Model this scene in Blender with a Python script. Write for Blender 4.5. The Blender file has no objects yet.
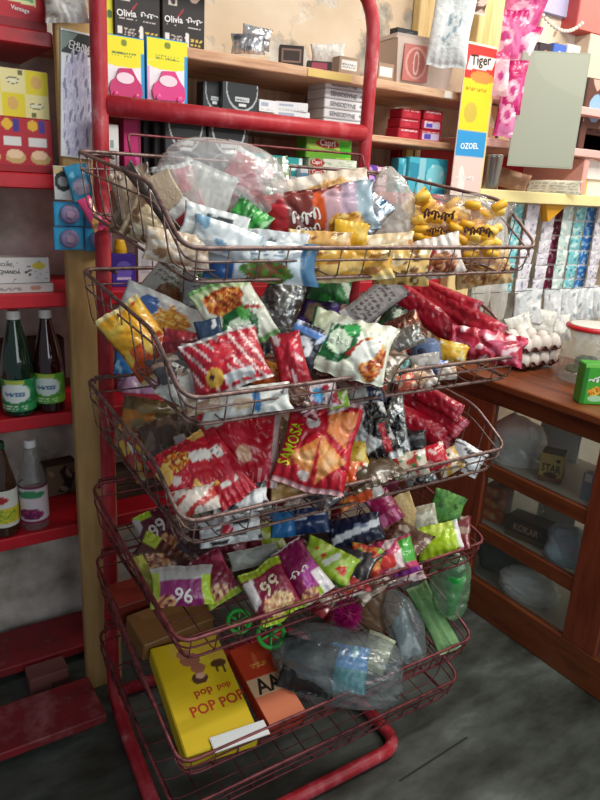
import bpy, math, random
import numpy as np
from mathutils import Matrix, Vector
rng = np.random.default_rng(7)
random.seed(7)
scene = bpy.context.scene
COL = scene.collection

# ------------------------------------------------------------------ camera
YAW, PITCH, ROLL, FPX = math.radians(33.8), math.radians(17.7), math.radians(3.25), 676.0
CAM = np.array([-0.477, -1.595, 1.45])
_f = np.array([math.sin(YAW) * math.cos(PITCH), math.cos(YAW) * math.cos(PITCH), -math.sin(PITCH)])
_r = np.array([math.cos(YAW), -math.sin(YAW), 0.0])
_u = np.cross(_r, _f)
CR = math.cos(ROLL) * _r + math.sin(ROLL) * _u
CU = -math.sin(ROLL) * _r + math.cos(ROLL) * _u
CF = _f
cam_data = bpy.data.cameras.new('camera')
cam_data.sensor_fit = 'VERTICAL'
cam_data.sensor_height = 24.0
cam_data.lens = 24.0 * FPX / 800.0
cam_data.clip_start = 0.02
cam = bpy.data.objects.new('camera', cam_data)
COL.objects.link(cam)
cam.matrix_world = Matrix(((CR[0], CU[0], -CF[0], CAM[0]), (CR[1], CU[1], -CF[1], CAM[1]), (CR[2], CU[2], -CF[2], CAM[2]), (0, 0, 0, 1)))
scene.camera = cam

# ------------------------------------------------------------------ world, lights, exposure
world = bpy.data.worlds.new('world'); scene.world = world
world.use_nodes = True
world.node_tree.nodes['Background'].inputs[0].default_value = (0.80, 0.90, 1.0, 1)
world.node_tree.nodes['Background'].inputs[1].default_value = 0.18
def area(name, loc, target, sx, sy, power, col):
    l = bpy.data.lights.new(name, 'AREA'); l.shape = 'RECTANGLE'; l.size = sx; l.size_y = sy
    l.energy = power; l.color = col
    o = bpy.data.objects.new(name, l); COL.objects.link(o)
    o.location = loc
    o.rotation_euler = (Vector(target) - Vector(loc)).to_track_quat('-Z', 'Y').to_euler()
    return o
area('doorway_daylight', (0.5, -3.5, 2.0), (0.8, 0.0, 1.2), 2.2, 1.7, 29, (0.93, 0.98, 1.0))
area('ceiling_tube_light', (0.95, -1.15, 2.75), (0.95, -0.2, 1.1), 1.3, 0.25, 27, (1.0, 0.95, 0.86))
area('ceiling_tube_light', (2.35, -0.6, 2.75), (2.2, -0.2, 1.0), 1.2, 0.25, 22, (1.0, 0.95, 0.86))
vs = scene.view_settings
vs.view_transform = 'Standard'; vs.look = 'None'; vs.exposure = 0.3; vs.gamma = 1.0; vs.use_curve_mapping = False

# ------------------------------------------------------------------ pixel helpers
def ray(px, py):
    return CR * ((px - 300) / FPX) + CU * ((400 - py) / FPX) + CF
def onX(px, py, x): d = ray(px, py); return CAM + d * ((x - CAM[0]) / d[0])
def onY(px, py, y): d = ray(px, py); return CAM + d * ((y - CAM[1]) / d[1])
def onZ(px, py, z): d = ray(px, py); return CAM + d * ((z - CAM[2]) / d[2])
def depth(p): return float(np.dot(np.array(p) - CAM, CF))

# ------------------------------------------------------------------ colours and materials
def lin(h):
    if isinstance(h, str):
        h = h.lstrip('#')
        if len(h) == 3: h = ''.join(c * 2 for c in h)
        c = [int(h[i:i + 2], 16) / 255 for i in (0, 2, 4)]
    else: c = h
    return np.array([x / 12.92 if x <= .04045 else ((x + .055) / 1.055) ** 2.4 for x in c])
MATS = {}
def base_mat(name):
    m = bpy.data.materials.new(name); m.use_nodes = True
    nt = m.node_tree; b = nt.nodes['Principled BSDF']
    MATS[name] = m
    return m, nt, b
def plain(hexcol, rough=.5, metal=0.0, name=None):
    key = name or ('plain_%s_%02d_%d' % (hexcol.strip('#'), int(rough * 100), int(metal * 10)))
    if key in MATS: return MATS[key]
    m, nt, b = base_mat(key)
    c = lin(hexcol)
    n = nt.nodes.new('ShaderNodeTexNoise'); n.inputs['Scale'].default_value = 35
    r = nt.nodes.new('ShaderNodeMixRGB'); r.inputs[1].default_value = (*(c * .88), 1); r.inputs[2].default_value = (*np.clip(c * 1.08, 0, 1), 1)
    nt.links.new(n.outputs['Fac'], r.inputs[0]); nt.links.new(r.outputs[0], b.inputs['Base Color'])
    b.inputs['Roughness'].default_value = rough; b.inputs['Metallic'].default_value = metal
    return m
def attr_mat(name, rough, metal=0, coat=0, bump=0.0, bscale=60):
    m, nt, b = base_mat(name)
    a = nt.nodes.new('ShaderNodeAttribute'); a.attribute_name = 'Col'
    nt.links.new(a.outputs['Color'], b.inputs['Base Color'])
    b.inputs['Roughness'].default_value = rough; b.inputs['Metallic'].default_value = metal
    b.inputs['Coat Weight'].default_value = coat; b.inputs['Coat Roughness'].default_value = .12
    if bump:
        tc = nt.nodes.new('ShaderNodeTexCoord')
        n = nt.nodes.new('ShaderNodeTexNoise'); n.inputs['Scale'].default_value = bscale; n.inputs['Detail'].default_value = 3; n.inputs['Distortion'].default_value = 1.2
        bp = nt.nodes.new('ShaderNodeBump'); bp.inputs['Strength'].default_value = bump; bp.inputs['Distance'].default_value = .01
        nt.links.new(tc.outputs['Object'], n.inputs['Vector'])
        nt.links.new(n.outputs['Fac'], bp.inputs['Height']); nt.links.new(bp.outputs['Normal'], b.inputs['Normal'])
        nt.links.new(bp.outputs['Normal'], b.inputs['Coat Normal'])
    return m
attr_mat('printed_foil', .38, .0, .4, .28, 20)
attr_mat('silver_foil', .26, .7, 0, .55, 28)
attr_mat('printed_card', .55)
attr_mat('matte_print', .6, 0, 0, .3, 60)
def noise_mat(name, cols, scale, rough, detail=6, bump=0.0, stretch=(1, 1, 1), metal=0.0, pos=None):
    m, nt, b = base_mat(name)
    tc = nt.nodes.new('ShaderNodeTexCoord'); mp = nt.nodes.new('ShaderNodeMapping'); mp.inputs['Scale'].default_value = stretch
    n = nt.nodes.new('ShaderNodeTexNoise'); n.inputs['Scale'].default_value = scale; n.inputs['Detail'].default_value = detail; n.inputs['Roughness'].default_value = .62
    cr = nt.nodes.new('ShaderNodeValToRGB')
    pos = pos or [.3 + .4 * i / (len(cols) - 1) for i in range(len(cols))]
    while len(cr.color_ramp.elements) < len(cols): cr.color_ramp.elements.new(.5)
    for e, p, c in zip(cr.color_ramp.elements, pos, cols): e.position = p; e.color = (*lin(c), 1)
    nt.links.new(tc.outputs['Object'], mp.inputs['Vector']); nt.links.new(mp.outputs[0], n.inputs['Vector'])
    nt.links.new(n.outputs['Fac'], cr.inputs[0]); nt.links.new(cr.outputs[0], b.inputs['Base Color'])
    b.inputs['Roughness'].default_value = rough; b.inputs['Metallic'].default_value = metal
    if bump:
        bp = nt.nodes.new('ShaderNodeBump'); bp.inputs['Strength'].default_value = bump; bp.inputs['Distance'].default_value = .02
        nt.links.new(n.outputs['Fac'], bp.inputs['Height']); nt.links.new(bp.outputs['Normal'], b.inputs['Normal'])
    return m
noise_mat('red_tube_paint', ['#d89a9c', '#bc4a52', '#b02632', '#a81c28', '#7c2022'], 22, .42, 8, .15, (1, 1, .45), pos=[.26, .38, .5, .62, .78])
noise_mat('red_board_paint', ['#7d0f18', '#b01220', '#c4182a', '#a81020'], 5, .45, 6, .1)
noise_mat('red_board_dusty', ['#5d1a1e', '#8e1822', '#7a2026', '#9b5a5c'], 7, .6, 6, .1)
noise_mat('rusty_wire', ['#3c2a28', '#705650', '#8f7670', '#5a3c38'], 40, .42, 4, 0, metal=.35)
noise_mat('red_wire', ['#2c1412', '#6e2a2e', '#844044', '#4e2022'], 40, .45, 4, 0, metal=.2)
noise_mat('pale_plank', ['#a07c4a', '#b8945e', '#c4a26c', '#a8864f'], 4, .6, 4, .05, (3, 3, .5))
noise_mat('shelf_wood', ['#a5765a', '#c89a78', '#d9b493', '#bb8a68'], 7, .6, 6, .1, (.6, 6, 6))
noise_mat('pine', ['#c9a35c', '#dcbc7c', '#e6cc94', '#cfa968'], 5, .55, 5, .08, (6, 6, .6))
noise_mat('counter_wood', ['#4a2210', '#70361c', '#7e4222', '#5a2b16'], 5, .38, 7, .08, (5, .7, 5))
noise_mat('counter_wood_upright', ['#52200f', '#7c351d', '#8a4026', '#672b18'], 5, .38, 7, .08, (5, 5, .6))
noise_mat('back_board', ['#8f6a52', '#b08b70', '#bd9a80', '#9d775e'], 5, .7, 5, .05, (5, 5, .5))
noise_mat('cardboard', ['#8a6238', '#a87c4c', '#b58a5a'], 8, .75, 5, .05)
noise_mat('dark_carton', ['#2a2018', '#4a382a', '#5c4836'], 9, .7, 5, .05)

def wall_material():
    m, nt, b = base_mat('peeling_plaster')
    tc = nt.nodes.new('ShaderNodeTexCoord')
    def noise(s, d, off):
        mp = nt.nodes.new('ShaderNodeMapping'); mp.inputs['Location'].default_value = off
        n = nt.nodes.new('ShaderNodeTexNoise'); n.inputs['Scale'].default_value = s; n.inputs['Detail'].default_value = d
        nt.links.new(tc.outputs['Object'], mp.inputs[0]); nt.links.new(mp.outputs[0], n.inputs['Vector']); return n
    def ramp(n, ps, cs):
        r = nt.nodes.new('ShaderNodeValToRGB')
        while len(r.color_ramp.elements) < len(ps): r.color_ramp.elements.new(.5)
        for e, p, c in zip(r.color_ramp.elements, ps, cs): e.position = p; e.color = (*lin(c), 1)
        nt.links.new(n.outputs['Fac'], r.inputs[0]); return r
    cream = ramp(noise(4, 6, (0, 0, 0)), [.3, .5, .7], ['#c8b296', '#d8c4aa', '#e4d4be'])
    grey = ramp(noise(9, 8, (3, 1, 2)), [.28, .45, .6, .75], ['#827d74', '#b8b2a8', '#dad5cc', '#eeeae4'])
    patches = ramp(noise(5.5, 7, (1.3, 0, .4)), [.52, .58], ['#000000', '#ffffff'])
    mx = nt.nodes.new('ShaderNodeMixRGB'); nt.links.new(patches.outputs[0], mx.inputs[0])
    # wear: the left bay of the wall has lost its paint
    sep = nt.nodes.new('ShaderNodeSeparateXYZ'); nt.links.new(tc.outputs['Object'], sep.inputs[0])
    mr = nt.nodes.new('ShaderNodeMapRange'); mr.inputs[1].default_value = .05; mr.inputs[2].default_value = .15; mr.inputs[3].default_value = 1; mr.inputs[4].default_value = 0
    nt.links.new(sep.outputs[0], mr.inputs[0])
    mm = nt.nodes.new('ShaderNodeMath'); mm.operation = 'MAXIMUM'
    nt.links.new(mr.outputs[0], mm.inputs[0]); nt.links.new(patches.outputs[0], mm.inputs[1])
    nt.links.new(mm.outputs[0], mx.inputs[0]); nt.links.new(cream.outputs[0], mx.inputs[1]); nt.links.new(grey.outputs[0], mx.inputs[2])
    nt.links.new(mx.outputs[0], b.inputs['Base Color']); b.inputs['Roughness'].default_value = .9
    bp = nt.nodes.new('ShaderNodeBump'); bp.inputs['Strength'].default_value = .35; bp.inputs['Distance'].default_value = .02
    nt.links.new(mm.outputs[0], bp.inputs['Height']); bp.invert = True; nt.links.new(bp.outputs[0], b.inputs['Normal'])
wall_material()
noise_mat('cement_floor', ['#282a25', '#40443e', '#565c56', '#767d77'], 3.0, .4, 8, .12, (1, 2.2, 1))

def clear_mat(name, col, body, rough=.16, bump=.22, bscale=18):
    m, nt, b = base_mat(name)
    out = nt.nodes['Material Output']
    b.inputs['Base Color'].default_value = (*lin(col), 1); b.inputs['Roughness'].default_value = .3
    tr = nt.nodes.new('ShaderNodeBsdfTransparent'); gl = nt.nodes.new('ShaderNodeBsdfGlossy'); gl.inputs['Roughness'].default_value = rough
    tr.inputs[0].default_value = (*np.clip(lin(col) * .3 + .7, 0, 1), 1)
    fr = nt.nodes.new('ShaderNodeLayerWeight'); fr.inputs['Blend'].default_value = .5
    pw = nt.nodes.new('ShaderNodeMath'); pw.operation = 'POWER'; pw.inputs[1].default_value = 4.0
    ma = nt.nodes.new('ShaderNodeMath'); ma.operation = 'MULTIPLY_ADD'; ma.inputs[1].default_value = .55; ma.inputs[2].default_value = .05
    nt.links.new(fr.outputs['Facing'], pw.inputs[0]); nt.links.new(pw.outputs[0], ma.inputs[0])
    m1 = nt.nodes.new('ShaderNodeMixShader'); m1.inputs[0].default_value = body
    m2 = nt.nodes.new('ShaderNodeMixShader')
    nt.links.new(tr.outputs[0], m1.inputs[1]); nt.links.new(b.outputs[0], m1.inputs[2])
    nt.links.new(ma.outputs[0], m2.inputs[0]); nt.links.new(m1.outputs[0], m2.inputs[1]); nt.links.new(gl.outputs[0], m2.inputs[2])
    nt.links.new(m2.outputs[0], out.inputs[0])
    if bump:
        tc = nt.nodes.new('ShaderNodeTexCoord')
        n = nt.nodes.new('ShaderNodeTexNoise'); n.inputs['Scale'].default_value = bscale; n.inputs['Detail'].default_value = 3; n.inputs['Distortion'].default_value = 1.5
        bp = nt.nodes.new('ShaderNodeBump'); bp.inputs['Strength'].default_value = bump; bp.inputs['Distance'].default_value = .02
        nt.links.new(tc.outputs['Object'], n.inputs['Vector']); nt.links.new(n.outputs['Fac'], bp.inputs['Height'])
        for k in (fr, gl, b): nt.links.new(bp.outputs[0], k.inputs['Normal'])
    return m
clear_mat('clear_film', '#ffffff', .10)
clear_mat('hazy_film', '#ffffff', .26)
clear_mat('white_film', '#ffffff', .7)
clear_mat('milky_film', '#f2efe8', .38)
clear_mat('green_film', '#a8d4a8', .22)
clear_mat('smoky_film', '#c8d4d6', .16)
clear_mat('window_glass', '#e6f2ee', .02, .03, 0)
clear_mat('clear_bottle', '#e8f0ee', .10, .05, .3, 60)
clear_mat('jar_plastic', '#dfe4de', .22, .1, .2, 40)
def liquid(name, col, rough=.08):
    m, nt, b = base_mat(name)
    b.inputs['Base Color'].default_value = (*lin(col), 1); b.inputs['Roughness'].default_value = rough
    b.inputs['Coat Weight'].default_value = .8; b.inputs['Coat Roughness'].default_value = .03
liquid('green_syrup', '#0b2a1c'); liquid('dark_red_syrup', '#2c0a10'); liquid('brown_syrup', '#3a2213')

# ------------------------------------------------------------------ mesh builders
class MB:
    def __init__(s): s.v = []; s.f = []
    def add(s, v, f):
        o = len(s.v); s.v += [tuple(map(float, p)) for p in v]; s.f += [tuple(i + o for i in q) for q in f]; return s
    def box(s, a, b, bev=0.0):
        x0, y0, z0 = a; x1, y1, z1 = b
        if not bev:
            return s.add([(x0, y0, z0), (x1, y0, z0), (x1, y1, z0), (x0, y1, z0), (x0, y0, z1), (x1, y0, z1), (x1, y1, z1), (x0, y1, z1)],
                         [(0, 3, 2, 1), (4, 5, 6, 7), (0, 1, 5, 4), (1, 2, 6, 5), (2, 3, 7, 6), (3, 0, 4, 7)])
        lo = np.array(a, float); hi = np.array(b, float); bev = min(bev, float((hi - lo).min()) * .45)
        vs = []; idx = {}
        for cx in (0, 1):
            for cy in (0, 1):
                for cz in (0, 1):
                    c = (cx, cy, cz)
                    for ax in range(3):
                        p = np.where(np.array(c) == 1, hi - bev, lo + bev); p[ax] = (lo, hi)[c[ax]][ax]
                        idx[(c, ax)] = len(vs); vs.append(p)
        fs = []
        for ax in range(3):
            o = [k for k in range(3) if k != ax]
            for sd in (0, 1):
                ring = []
                for (p, q) in ((0, 0), (1, 0), (1, 1), (0, 1)):
                    c = [0, 0, 0]; c[ax] = sd; c[o[0]] = p; c[o[1]] = q; ring.append(idx[(tuple(c), ax)])
                flip = (sd == 0) ^ (ax == 1)
                fs.append(tuple(ring[::-1] if flip else ring))
        for ax in range(3):
            o = [k for k in range(3) if k != ax]
            for p in (0, 1):
                for q in (0, 1):
                    c0 = [0, 0, 0]; c0[o[0]] = p; c0[o[1]] = q; c1 = list(c0); c1[ax] = 1
                    fs.append((idx[(tuple(c0), o[0])], idx[(tuple(c1), o[0])], idx[(tuple(c1), o[1])], idx[(tuple(c0), o[1])]))
        for cx in (0, 1):
            for cy in (0, 1):
                for cz in (0, 1): fs.append(tuple(idx[((cx, cy, cz), k)] for k in range(3)))
        return s.add(vs, fs)
    def tube(s, pts, r, n=8, closed=False):
        P = [np.array(p, float) for p in pts]; m = len(P)
        rings = []; prev = None
        for i in range(m):
            if closed: t = P[(i + 1) % m] - P[i - 1]
            else: t = P[min(i + 1, m - 1)] - P[max(i - 1, 0)]
            t = t / (np.linalg.norm(t) + 1e-12)
            if prev is None:
                a = np.array([0, 0, 1.]) if abs(t[2]) < .9 else np.array([1., 0, 0])
            else: a = prev
            nrm = a - t * np.dot(a, t); nrm /= np.linalg.norm(nrm) + 1e-12; prev = nrm
            bn = np.cross(t, nrm)
            rr = r[i] if hasattr(r, '__len__') else r
            rings.append([P[i] + rr * (math.cos(2 * math.pi * k / n) * nrm + math.sin(2 * math.pi * k / n) * bn) for k in range(n)])
        v = [p for q in rings for p in q]; f = []
        for i in range(m if closed else m - 1):
            j = (i + 1) % m
            for k in range(n): f.append((i * n + k, i * n + (k + 1) % n, j * n + (k + 1) % n, j * n + k))
        if not closed:
            f.append(tuple(range(n - 1, -1, -1))); f.append(tuple((m - 1) * n + k for k in range(n)))
        return s.add(v, f)
    def lathe(s, prof, n=24, c=(0, 0, 0)):
        v = []; f = []
        for (r, z) in prof:
            for k in range(n):
                a = 2 * math.pi * k / n; v.append((c[0] + r * math.cos(a), c[1] + r * math.sin(a), c[2] + z))
        for i in range(len(prof) - 1):
            for k in range(n): f.append((i * n + k, i * n + (k + 1) % n, (i + 1) * n + (k + 1) % n, (i + 1) * n + k))
        f.append(tuple(range(n - 1, -1, -1))); f.append(tuple((len(prof) - 1) * n + k for k in range(n)))
        return s.add(v, f)
    def ell(s, c, r, n=12, m=8):
        v = []; f = []
        for i in range(m + 1):
            t = math.pi * i / m
            for k in range(n):
                a = 2 * math.pi * k / n
                v.append((c[0] + r[0] * math.sin(t) * math.cos(a), c[1] + r[1] * math.sin(t) * math.sin(a), c[2] - r[2] * math.cos(t)))
        for i in range(m):
            for k in range(n): f.append((i * n + k, i * n + (k + 1) % n, (i + 1) * n + (k + 1) % n, (i + 1) * n + k))
        return s.add(v, f)
    def obj(s, name, mat, parent=None, smooth=False, cols=None):
        me = bpy.data.meshes.new(name); me.from_pydata(s.v, [], s.f)
        return link(name, me, mat, parent, smooth, cols)
def link(name, me, mat, parent=None, smooth=False, cols=None):
    me.materials.append(MATS[mat] if isinstance(mat, str) else mat)
    if smooth: me.polygons.foreach_set('use_smooth', [True] * len(me.polygons))
    if cols is not None:
        a = me.color_attributes.new('Col', 'FLOAT_COLOR', 'POINT')
        a.data.foreach_set('color', np.concatenate([cols, np.ones((len(cols), 1))], 1).astype(np.float32).ravel())
    o = bpy.data.objects.new(name, me); COL.objects.link(o)
    if parent is not None: o.parent = parent
    return o
def tag(o, label, cat, group=None):
    o['label'] = label; o['category'] = cat
    if group: o['group'] = group
    return o
def root(name, loc, label, cat, group=None, mat3=None):
    o = bpy.data.objects.new(name, None); COL.objects.link(o); o.empty_display_size = .03
    if mat3 is not None:
        M = Matrix.Identity(4)
        for i in range(3):
            for j in range(3): M[j][i] = float(mat3[i][j])
        M.translation = Vector([float(x) for x in loc]); o.matrix_world = M
    else: o.location = [float(x) for x in loc]
    return tag(o, label, cat, group)
def struct(o): o['kind'] = 'structure'; return o
def fillet(pts, r, k=4, closed=False):
    P = [np.array(p, float) for p in pts]; out = []; m = len(P)
    for i in range(m):
        if not closed and i in (0, m - 1): out.append(P[i]); continue
        a, b, c = P[i - 1], P[i], P[(i + 1) % m]
        d1 = a - b; d2 = c - b; l1 = np.linalg.norm(d1); l2 = np.linalg.norm(d2); rr = min(r, l1 * .45, l2 * .45)
        p, q = b + d1 / l1 * rr, b + d2 / l2 * rr
        for j in range(k + 1):
            t = j / k; out.append((1 - t) ** 2 * p + 2 * t * (1 - t) * b + t * t * q)
    return out

# ------------------------------------------------------------------ painting designs per vertex
def wob(u, v, k, seed):
    r = np.random.default_rng(seed); z = np.zeros_like(u)
    for i in range(5):
        a = r.uniform(0, 6.28); f = k * r.uniform(.6, 1.7)
        z = z + np.sin(f * (u * math.cos(a) + v * math.sin(a)) + r.uniform(0, 6.28))
    return z / 2.6
def paint(ops, u, v, seed=0):
    c = np.zeros(u.shape + (3,)); c[:] = lin('#cccccc')
    for i, op in enumerate(ops):
        k = op[0]; col = lin(op[-1]) if not isinstance(op[-1], list) else None
        if k == 'bg': c[:] = col; continue
        if k == 'r': m = (u >= op[1]) & (u <= op[3]) & (v >= op[2]) & (v <= op[4])
        elif k == 'e': m = ((u - op[1]) / op[3]) ** 2 + ((v - op[2]) / op[4]) ** 2 <= 1
        elif k == 'p':
            pts = op[1]; m = np.zeros(u.shape, bool); j = len(pts) - 1
            for q in range(len(pts)):
                (x0, y0), (x1, y1) = pts[q], pts[j]
                if y0 != y1: m ^= ((y0 > v) != (y1 > v)) & (u < (x1 - x0) * (v - y0) / (y1 - y0) + x0)
                j = q
        elif k == 'n': m = wob(u, v, op[1], seed + 11 * i) > op[2]
        elif k == 's':
            t = u * math.cos(op[1]) + v * math.sin(op[1]); m = (t * op[2]) % 1.0 < op[3]
        elif k == 'seal': m = (v < op[1]) | (v > 1 - op[1])
        elif k == 'food':       # irregular pieces inside an ellipse
            m0 = ((u - op[1]) / op[3]) ** 2 + ((v - op[2]) / op[4]) ** 2 + .25 * wob(u, v, 22, seed + i) <= 1
            cols = [lin(h) for h in op[-1]]
            a = wob(u, v, 38, seed + 3 * i) ; idx = np.clip(((a + 1) / 2 * len(cols)).astype(int), 0, len(cols) - 1)
            cc = np.array(cols)[idx]; c[m0] = cc[m0]; continue
        elif k == 'txt':        # rows of small illegible print
            t = ((v - op[2]) / (op[4] - op[2]) * op[5]) % 1.0
            m = (u >= op[1]) & (u <= op[3]) & (v >= op[2]) & (v <= op[4]) & (t < .55) & (wob(u, v * 0 + np.floor((v - op[2]) * 90), 90, seed + i) > -.15)
        c[m] = col
    return c

# ------------------------------------------------------------------ lettering
_txt = {}
def text_mesh(s, bold=.02):
    if (s, bold) in _txt: return _txt[(s, bold)]
    cu = bpy.data.curves.new('t', 'FONT'); cu.body = s; cu.resolution_u = 2; cu.offset = bold; cu.align_x = 'CENTER'; cu.align_y = 'CENTER'
    o = bpy.data.objects.new('t', cu); COL.objects.link(o)
    dg = bpy.context.evaluated_depsgraph_get(); me = o.evaluated_get(dg).to_mesh()
    v = np.array([p.co[:] for p in me.vertices]).reshape(-1, 3); f = [tuple(p.vertices) for p in me.polygons]
    o.evaluated_get(dg).to_mesh_clear(); bpy.data.objects.remove(o); bpy.data.curves.remove(cu)
    v = v - (v.max(0) + v.min(0)) / 2; ext = v.max(0) - v.min(0)
    _txt[(s, bold)] = (v, f, ext); return _txt[(s, bold)]
def lettering(parent, s, S, u, v, w, W, H, col, rot=0, asp=None, name='lettering', off=.0008, mat=None):
    """text of width w (fraction of W) centred at (u,v), wrapped on surface S(u,v)->(n,3) local."""
    tv, tf, ext = text_mesh(s)
    k = w * W / ext[0]; x = tv[:, 0] * k; y = tv[:, 1] * k
    if asp: y = y * asp
    a = math.radians(rot); xx = x * math.cos(a) - y * math.sin(a); yy = x * math.sin(a) + y * math.cos(a)
    p = S(u + xx / W, v + yy / H); p = p + np.array([0, 0, off])
    me = bpy.data.meshes.new(name); me.from_pydata(p.tolist(), [], tf)
    return link(name, me, mat or plain(col, .5), parent)
def squiggle(parent, S, u, v, w, h, W, H, col, seed=1, name='lettering', off=.001, n=3):
    """flowing script strokes standing in for cursive lettering that cannot be typed"""
    r = np.random.default_rng(seed); mb = MB(); th = min(h * H * .07, w * W * .03); N = 24 * n
    t = np.linspace(0, 1, N); fr = n * 1.3; ph = r.uniform(0, 6)
    uu = u - w / 2 + w * (t + 1.0 / n * .30 * np.sin(6.283 * fr * t * 1.0 + ph)); vv = v + h * .36 * np.sin(6.283 * fr * t + ph + 1.57) * (.55 + .45 * np.sin(6.283 * fr * .37 * t + ph)) + h * .1 * np.sin(9 * t + ph)
    p = S(uu, vv) + np.array([0, 0, off]); d = np.gradient(p, axis=0); d[:, 2] = 0
    nn = np.stack([-d[:, 1], d[:, 0], d[:, 0] * 0], 1); nn /= np.linalg.norm(nn, axis=1)[:, None] + 1e-9
    mb.add(np.concatenate([p + nn * th, p - nn * th]), [(i, i + N, i + N + 1, i + 1) for i in range(N - 1)])
    return mb.obj(name, plain(col, .5), parent)

# ================================================================== SETTING
WY = .42
struct(MB().box((-2.2, -3.6, -.05), (2.7, WY, 0)).obj('floor', 'cement_floor'))
struct(MB().box((-2.2, WY, 0), (2.7, WY + .1, 2.9)).obj('wall_back', 'peeling_plaster'))
struct(MB().box((2.7, -3.6, 0), (2.8, WY + .1, 2.9)).obj('wall_right', plain('#e3d8c6', .9)))
# skim patch and slab joint in the cement floor
a, b = onZ(400, 782, .001), onZ(468, 738, .001)
d = (b - a) / np.linalg.norm(b - a); nrm = np.array([-d[1], d[0], 0])
fl = bpy.data.objects['floor']
MB().add([a, b, b + nrm * .006, a + nrm * .006], [(0, 1, 2, 3)]).obj('slab_joint', plain('#2a2c27', .9), fl)

# ------------------------------------------------------------------ wall shelving behind the rack (one unit: uprights and boards)
shelving = root('wall_shelving', (0, .25, 0), 'red painted wooden wall shelving behind the wire rack', 'shelves')
def sh(name, a, b, mat, bev=.003):
    a = np.array(a, float) - np.array([0, .25, 0]); b = np.array(b, float) - np.array([0, .25, 0])
    return MB().box(a, b, bev).obj(name, mat, shelving)
for z in (1.44, 1.165, .858, .533):
    sh('shelf_board', (-1.0, .1, z - .034), (1.205, .415, z), 'red_board_paint')
sh('shelf_board', (-1.0, .1, 1.704), (-.05, .415, 1.736), 'red_board_paint')
o = sh('shelf_board', (-.02, .1, 1.727), (1.205, .415, 1.753), 'shelf_wood'); o['label'] = 'bare wooden top shelf board'
o = sh('shelf_board', (.05, .12, 1.583), (1.205, .415, 1.603), 'shelf_wood'); o['label'] = 'thin wooden shelf board behind the red crossbar'
for i in range(6):
    x = .06 + i * .19
    sh('back_plank', (x, .405, 1.445), (x + .186, .417, 1.725), 'back_board', .002)
o = sh('upright_plank', (-.05, .07, 0), (.052, .099, 2.3), 'pale_plank'); o['label'] = 'pale plywood upright plank'
o = sh('upright_plank', (1.208, .062, .87), (1.312, .1, 2.3), 'pine'); o['label'] = 'pine upright post'
p0 = onY(415, 20, .4)[0]; p1 = onY(436, 20, .4)[0]
sh('upright_plank', (p0, .38, 1.757), (p1, .415, 2.3), 'pine')
sh('red_back_panel', (onY(405, 165, .38)[0], .39, 1.445), (1.2, .4, 1.58), 'red_board_paint', .002)

# low red platform on the floor at the left
plat = root('low_platform', (-.4, .1, 0), 'low red plank platform on the floor at the left', 'platform')
for (y0, y1, z0, z1) in ((-.105, .068, .03, .055), (.205, .385, .032, .06)):
    MB().box((-.9 + .4, y0 - .1, z0), (-.05 + .4 + (.085 if y0 > 0 else 0), y1 - .1, z1), .003).obj('plank', 'red_board_dusty', plat)
for x in (-.6, -.14):
    MB().box((x + .4, -.18, 0), (x + .45, .28, .0295)).obj('bearer', plain('#4a2c22', .8), plat)
MB().box((-.2 + .4, .12 - .1, .002), (-.09 + .4, .19 - .1, .06), .004).obj('block', plain('#7d4a44', .8), plat)

# right-hand shelving
rs = root('wall_shelving', (1.9, .25, 1.43), 'pale wall shelving on the right above the hanging sachets', 'shelves')
def rsb(name, a, b, mat):
    o = np.array([1.9, .25, 1.43]); return MB().box(np.array(a) - o, np.array(b) - o, .003).obj(name, mat, rs)
rsb('shelf_board', (1.315, .1, 1.432), (2.6, .415, 1.44), 'shelf_wood')
o = rsb('lining_paper', (1.315, .095, 1.441), (2.6, .40, 1.443), plain('#efe2ac', .7)); o['label'] = 'printed yellow paper lining on the shelf'
rsb('edge_strip', (1.315, .088, 1.428), (2.6, .094, 1.468), plain('#f2e3a4', .6))
for (z, x0) in ((1.775, 1.315), (1.632, 1.315)):
    rsb('shelf_board', (x0, .1, z - .028), (2.6, .415, z), plain('#e8b3ac', .6))
rsb('back_panel', (1.33, .40, 1.475), (2.6, .41, 1.6), plain('#a8131f', .6))
rsb('divider', (onY(578, 190, .12)[0], .11, 1.446), (onY(583, 190, .12)[0], .4, 1.6), plain('#e2a79c', .6))
# yellow bracket
a = onY(546, 201, .11); b = onY(572, 201, .11); c = onY(548, 222, .11)
o = np.array([1.9, .25, 1.43]); mb = MB()
tri = [a - o, b - o, c - o]; mb.add(tri + [t + np.array([0, .03, 0]) for t in tri], [(0, 2, 1), (3, 4, 5), (0, 1, 4, 3), (1, 2, 5, 4), (2, 0, 3, 5)])
mb.obj('bracket', plain('#e2a21a', .5), rs)

# ------------------------------------------------------------------ counter
counter = root('display_counter', (1.5, -.5, 0), 'reddish brown wooden display counter with glass front', 'counter')
def ct(name, a, b, mat, bev=.003):
    o = np.array([1.5, -.5, 0]); return MB().box(np.array(a) - o, np.array(b) - o, bev).obj(name, mat, counter)
ct('worktop', (1.243, -1.5, .842), (1.80, .36, .868), 'counter_wood', .004)
ct('front_rail', (1.27, -1.5, .782), (1.295, .34, .842), 'counter_wood')
ct('front_rail', (1.27, -1.5, .522), (1.295, -.162, .572), 'counter_wood')
ct('front_rail', (1.27, -1.5, .288), (1.295, -.162, .338), 'counter_wood')
ct('base_board', (1.265, -1.5, 0), (1.297, .34, .128), 'counter_wood')
ct('stile', (1.268, -.16, .128), (1.296, .34, .782), 'counter_wood_upright')
ct('stile', (1.266, -.675, .128), (1.297, -.557, .782), 'counter_wood_upright')
ct('stile', (1.266, -1.5, .128), (1.297, -1.2, .782), 'counter_wood_upright')
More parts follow.
